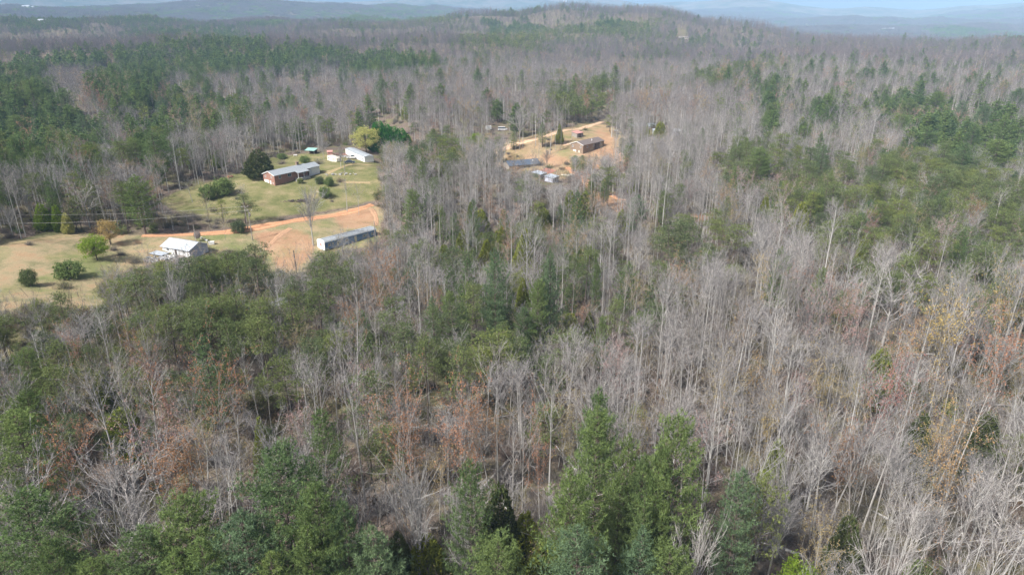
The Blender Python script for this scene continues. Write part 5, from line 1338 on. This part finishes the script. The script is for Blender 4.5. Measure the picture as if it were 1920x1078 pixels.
ranch('brown_house', (1093, 289), (1132, 274), 'two-storey brown house with brown roof and white gable trim by the yard', 19, 8.5, 4.6, 1.5, M['brown_brick'], M['shingle_brown'], extra=ex_brown)
def shed(name, A, B, label, L, Wd, h, rise, wallm, roofm, posts=False, cat='shed'):
    e, l0, dz = anchor(name, A, B, label, cat)
    MB().prism([(-.4, h), (Wd + .4, h + rise), (Wd + .4, h + rise + .08), (-.4, h + .08)][::-1], -.3, L + .3).build('roof', roofm, e)
    if posts:
        for x in (.1, L - .1):
            for y, hh in ((.1, h), (Wd - .1, h + rise * .95)): MB().box(x - .07, x + .07, y - .07, y + .07, -1, hh).build('post', M['grey_wood'], e)
        MB().box(.2, L - .2, Wd - .1, Wd - .02, -.5, h).build('back_wall', wallm, e)
    else:
        MB().prism([(0, -1), (Wd, -1), (Wd, h + rise * .95), (0, h - .01)], 0, L).build('wall', wallm, e)
        d = MB().box(L * .4, L * .4 + .9, -.05, -.004, 0, h * .8).build('door', M['dark_timber'], e); MB().box(L * .4 + .7, L * .4 + .78, -.09, -.055, 1, 1.08).build('handle', M['chrome'], d)
    return e
shed('red_roofed_shed', (1082, 259), (1098, 255), 'small shed with faded red metal roof behind the brown house', 5.5, 4, 2.4, .7, M['grey_wood'], M['pink_metal'])
shed('lean_to_shed', (1013, 336), (1030, 334), 'open shed with pale metal sheet roof at the left of the lean-to group', 4.6, 4.2, 1.9, .5, M['grey_wood'], M['metal_roof'], True)
shed('lean_to_shed', (1030, 335), (1056, 330), 'middle lean-to shed with rusted red sheet roof', 6.8, 4.4, 2.2, .6, M['grey_wood'], M['rust_metal'], True)
shed('lean_to_shed', (1036, 343), (1054, 340), 'front lean-to shed with bluish white sheet roof at the right of its group', 5.2, 3.8, 1.9, .5, M['lilac_siding'], M['metal_roof'])
shed('teal_roofed_shed', (573, 290), (587, 290), 'small open shed with pale teal metal roof at the wood edge behind the lawn', 5.0, 3.2, 2.1, .7, M['dark_timber'], M['teal_metal'], True)
ranch('grey_roofed_house', (1180, 243), (1217, 240), 'low house with wide grey roof half hidden in trees past the clay yard', 15, 9, 2.0, 1.2, M['grey_wood'], M['shingle_grey'], cat='house')
shed('white_shed', (1224, 254), (1240, 252), 'small white shed behind the bright green cedar in the far wood', 6, 4, 2.6, .5, M['white_siding'], M['old_metal'])
shed('grey_shed', (1263, 256), (1282, 254), 'grey shed farthest right in the wood past the clay yard', 7.5, 5, 2.6, .8, M['lilac_siding'], M['old_metal'])
ranch('hidden_shed', (498, 592), (546, 584), 'low grey metal roof hidden among trees below the tan field', 6, 4, 1.8, .7, M['grey_wood'], M['shingle_grey'], wins=(), cat='shed')
shed('woodland_hut', (783, 381), (800, 381), 'small pale hut half hidden between trees right of the farm lane', 4, 3.2, 2.4, .5, M['cream'], M['old_metal'])

# ---- vehicles
def camper():
    e, L, dz = anchor('camper_trailer', (614, 303), (643, 305), 'cream white camper trailer parked behind the crooked leafless tree', 'camper')
    L = 9.4; W_ = 2.6
    pr = [(0, .6), (L - .8, .6), (L, 1.4), (L - .3, 2.7), (L - .7, 3.0), (.5, 3.0), (.1, 2.6), (0, 1.5)]
    MB().prism([(u, z) for u, z in pr], 0, W_, 'y').build('body', M['cream'], e)
    for x in (L * .45, L * .45 + .85):
        for y in (.12, W_ - .12):
            w = MB().wheel(x, y, .36, .36, .22).build('wheel', M['tyre'], e); MB().wheel(x, y, .36, .18, .24).build('rim', M['chrome'], w)
    window(e, 1.6, 1.7, 1.2, .6, y=-.001); window(e, 6.2, 1.7, 1.0, .6, y=-.001); MB().box(3.6, 4.2, -.03, -.004, .8, 2.6).build('door', M['white_paint'], e)
    MB().box(L, L + 1.2, W_ / 2 - .06, W_ / 2 + .06, .5, .6).build('hitch', M['dark_timber'], e)
camper()
def vehicle(name, px, py, rz, body, label, cat, pickup=False, van=False):
    x, y, z = at_px(px, py); e = D.objects.new(name, None); COL.objects.link(e); e.location = (x, y, z + .1); e.rotation_euler = (0, 0, rz); tag(e, label, cat)
    L, W_ = (5.4, 1.95) if pickup else (4.6, 1.8) if not van else (5.6, 2.0)
    if pickup: low = [(0, .45), (L, .45), (L, .95), (L - .25, 1.1), (L - 1.7, 1.18), (L - 3.2, 1.18), (.05, 1.18), (0, .9)]
    elif van: low = [(0, .4), (L, .4), (L, 1.1), (L - .6, 1.25), (.1, 1.25)]
    else: low = [(0, .4), (L, .4), (L, .75), (L - .3, .9), (L - 1.3, 1.0), (.6, 1.0), (.05, .9), (0, .7)]
    MB().prism(low, 0, W_, 'y').build('body', body, e)
    if pickup: cab = [(L - 3.3, 1.183), (L - 1.6, 1.183), (L - 2.15, 1.85), (L - 3.15, 1.85)]
    elif van: cab = [(.1, 1.253), (L - .7, 1.253), (L - 1.3, 2.1), (.15, 2.1)]
    else: cab = [(.5, 1.003), (L - 1.2, 1.003), (L - 1.95, 1.48), (1.2, 1.48)]
    MB().prism(cab, .14, W_ - .14, 'y').build('windows', M['glass'], e)
    zt = max(c[1] for c in cab); xs = [c[0] for c in cab if c[1] == zt]; MB().box(min(xs) - .05, max(xs) + .05, .12, W_ - .12, zt + .003, zt + .07).build('roof', body, e)
    if pickup: MB().box(.15, L - 3.45, .18, W_ - .18, 1.184, 1.20).build('load_bed', M['dark_timber'], e)
    for xx in (.85, L - .95):
        for yy in (.1, W_ - .1):
            w = MB().wheel(xx, yy, .36, .36, .24).build('wheel', M['tyre'], e); MB().wheel(xx, yy, .36, .2, .26).build('rim', M['chrome'], w)
    for yy in (.15, W_ - .45): MB().box(L + .002, L + .03, yy, yy + .3, .62, .78).build('headlight', M['white_paint'], e)
    MB().box(-.06, -.002, .1, W_ - .1, .45, .6).build('bumper', M['chrome'], e)
vehicle('pickup_truck', 650, 299, .15, M['white_car'], 'white pickup truck between the camper and the mobile home', 'pickup truck', pickup=True)
vehicle('parked_car', 646, 308, .1, M['navy_paint'], 'dark blue car parked in front of the white pickup truck', 'car')
vehicle('parked_van', 934, 246, .1, M['white_car'], 'white van far off at the wood edge above the upper clay road', 'van', van=True)
loose('scrap_heap', 641, 291, scrapheap(3, 40, 5, 2.5), M['rust_metal'], 'reddish brown heap of scrap behind the camper', 'scrap heap', .2)
loose('tool_shed', 619, 292, lambda m: (m.box(-1.2, 1.2, -1, 1, -.3, 2.0), m.prism([(-1.2, 2.003), (1.2, 2.003), (0, 2.7)], -1.4, 1.4)), M['pink_metal'], 'small reddish tool shed behind the left end of the camper', 'shed', .3)
loose('yard_table', 554, 293, lambda m: (m.box(-.9, .9, -.4, .4, .7, .76), m.box(-.8, -.7, -.35, .35, 0, .698), m.box(.7, .8, -.35, .35, 0, .698), m.box(-.9, .9, -.9, -.6, .42, .47), m.box(-.9, .9, .6, .9, .42, .47)), M['white_paint'], 'small white picnic table at the wood edge behind the brick house', 'table', .3)
loose('yard_table', 432, 333, lambda m: (m.box(-.9, .9, -.4, .4, .7, .76), m.box(-.8, -.7, -.85, .85, 0, .698), m.box(.7, .8, -.85, .85, 0, .698), m.box(-.9, .9, -.9, -.6, .42, .47), m.box(-.9, .9, .6, .9, .42, .47)), M['rust_metal'], 'rust coloured picnic table at the top edge of the lawn', 'table', .7)
loose('brush_pile', 558, 378, scrapheap(7, 60, 4.5, 2.2), M['dark_timber'], 'dark purple-brown pile of cut branches on the lawn', 'brush pile', .2)
loose('stone_pile', 633, 328, scrapheap(8, 30, 6, 1.2), M['stone_grey'], 'low scatter of grey stones beside the lawn track', 'stones', .1)
loose('white_sheet', 1155, 246, bent_sheet(2.6, 1.2), M['white_paint'], 'white sheet lying on the orange ground right of the brown house', 'sheet', -.3)
loose('white_tank', 1080, 283, lambda m: (m.cyl(0, 0, 0, 1.2, .8, .8, 14), m.cyl(0, 0, 1.203, 1.45, .8, .2, 14)), M['white_paint'], 'white round tank at the foot of the brown house gable', 'tank', 0)
loose('propane_tank', 488, 331, lambda m: (m.cyl(0, 0, 0, 1.0, .35, .35, 12), m.cyl(0, 0, 1.003, 1.25, .33, .12, 12)), M['white_paint'], 'small white gas tank beside the dark round cedar at the brick house', 'gas tank', 0)

# ---- utility poles and wires
def pole(name, px, py, H, label, cross=True, transformer=False, rz=0.0, lean=0.0, pale=True):
    x, y, z = at_px(px, py); e = D.objects.new(name, None); COL.objects.link(e); e.location = (x, y, z - .3); e.rotation_euler = (lean, 0, rz); tag(e, label, 'utility pole')
    mt = M['grey_wood'] if pale else M['dark_timber']; MB().cyl(0, 0, 0, H, .17, .11, 8).build('post', mt, e)
    if cross:
        MB().box(-1.2, 1.2, .12, .24, H - .6, H - .45).build('crossarm', mt, e)
        for q in (-1.1, 0, 1.1): MB().cyl(q, .18, H - .448, H - .2, .05, .05, 6).build('insulator', M['white_paint'], e)
    if transformer: MB().cyl(.35, .1, H - 2.4, H - 1.4, .26, .26, 12).cyl(.35, .1, H - 1.397, H - 1.3, .2, .1, 12).build('transformer', M['chrome'], e)
    return Vector((x, y, z - .3 + H - .3))
pA = pole('utility_pole', 465, 431, 9.0, 'utility pole without transformer, behind its twin by the clay road', rz=.25)
pB = pole('utility_pole', 473.5, 450, 11.0, 'utility pole carrying a grey transformer below the clay road', transformer=True, rz=.25)
pC = pole('utility_pole', 556, 507, 7.0, 'dark crooked pole at the lower end of the clay field', cross=False, pale=False, lean=.06)
pD = pole('utility_pole', 647, 327, 9.0, 'pale utility pole on the lawn below the dark blue car', rz=.1)
pE = pole('utility_pole', 704, 448, 6.5, 'thin pale pole in front of the right end of the blue mobile home', cross=False)
pF = pole('utility_pole', 371, 470, 9.0, 'slim pole at the right end of the metal-roofed house', cross=False)
pG = pole('utility_pole', 1072, 262, 10.0, 'utility pole rising before the clay yard left of the brown house', cross=False)
def wire(A, B, sag, label, off=0.0):
    n = 24; A = Vector(A); B = Vector(B); d = (B - A); s = Vector((-d.y, d.x, 0)).normalized() * off
    P = [A + s + d * (i / n) - Vector((0, 0, sag * 4 * (i / n) * (1 - i / n))) for i in range(n + 1)]
    o_ = soup('power_line', [(tube(np.array([tuple(p) for p in P]), np.full(n + 1, .028), 4), .8, M['twig_white'])]); o = D.objects.new('power_line', o_); COL.objects.link(o); tag(o, label, 'power line')
xl, yl, zl, _ = ground_at(-240, 470); ml = Vector((xl, yl, zl + 9.5))
wire(pA, ml + Vector((0, 6, 1.2)), 2.2, 'upper power line running left from the paired poles to the left edge')
wire(pB, ml, 2.6, 'lower power line running left from the transformer pole to the left edge')
wire(pA, pB, .2, 'short power line between the paired poles')

# ---- far away houses
def far_house(px, py, L, label, rz=0.0, roofm=None):
    x, y, z = at_px(px, py); e = D.objects.new('distant_house', None); COL.objects.link(e); e.location = (x, y, z + (6 if L > 17 else -4.5)); e.rotation_euler = (0, 0, rz); tag(e, label, 'house')
    gable_walls(MB(), 0, L, 0, L * .6, -12, 5, L * .14).build('wall', M['white_siding'] if L > 17 else M['cream'], e); gable_roof(MB(), 0, L, 0, L * .6, 5, L * .14, .3).build('roof', roofm or M['metal_roof'], e)
far_house(1274, 72, 17, 'tan roofed house high on the right shoulder of the wooded ridge', roofm=M['grey_wood'])
far_house(40, 17, 40, 'left and longer of the two far white buildings at the upper left'); far_house(52, 18, 30, 'right one of the two far white buildings at the upper left')
far_house(72, 47, 18, 'small far white house below the two long white buildings at the upper left')
far_house(1656, 60, 34, 'largest white building of the distant town at the upper right'); far_house(1668, 59, 26, 'white building right of the largest one in the distant town'); far_house(1648, 61, 22, 'white building left of the largest one in the distant town')
far_house(716, 11, 50, 'far white building on the bluish hill above the left ridge'); far_house(1056, 4, 45, 'far white building on the mountain slope at the top centre')
loose('scrap_heap', 632, 296, scrapheap(11, 40, 6, 2.5), M['junk_grey'], 'grey and white heap of scrap between the camper and the mobile home', 'scrap heap', .6)
loose('stacked_boards', 1064, 330, scrapheap(12, 24, 4, 1.4), M['cream'], 'pale scattered boards right of the rusted lean-to shed', 'boards', .5)
loose('white_trailer', 916, 244, lambda m: (m.box(-1.6, 1.6, -1, 1, .5, 2.4), m.wheel(-.5, -1.05, .35, .35, .2), m.wheel(.5, -1.05, .35, .35, .2), m.box(1.6, 2.6, -.08, .08, .5, .6)), M['white_paint'], 'tiny white box trailer left of the far white van', 'trailer', .2)


# ------------------------------------------------------------------ haze
def haze():
    me = D.meshes.new('haze'); a, b, z0, z1 = -15500, 15500, -260, 330
    v = [(x, y, z) for z in (z0, z1) for (x, y) in ((a, -15500), (b, -15500), (b, 15500), (a, 15500))]
    me.from_pydata(v, [], [(0, 3, 2, 1), (4, 5, 6, 7), (0, 1, 5, 4), (1, 2, 6, 5), (2, 3, 7, 6), (3, 0, 4, 7)]); me.update()
    o = D.objects.new('haze', me); COL.objects.link(o); o['kind'] = 'stuff'; o['label'] = 'thin bluish haze between the camera and the far mountains'
    m, nt, N, L = mat('haze'); out = N.new('ShaderNodeOutputMaterial'); pv = N.new('ShaderNodeVolumePrincipled')
    pv.inputs['Color'].default_value = (.46, .71, 1, 1); pv.inputs['Density'].default_value = HAZE; pv.inputs['Anisotropy'].default_value = -.25
    L.new(pv.outputs[0], out.inputs['Volume']); me.materials.append(m)
HAZE = 1.35e-4
haze()
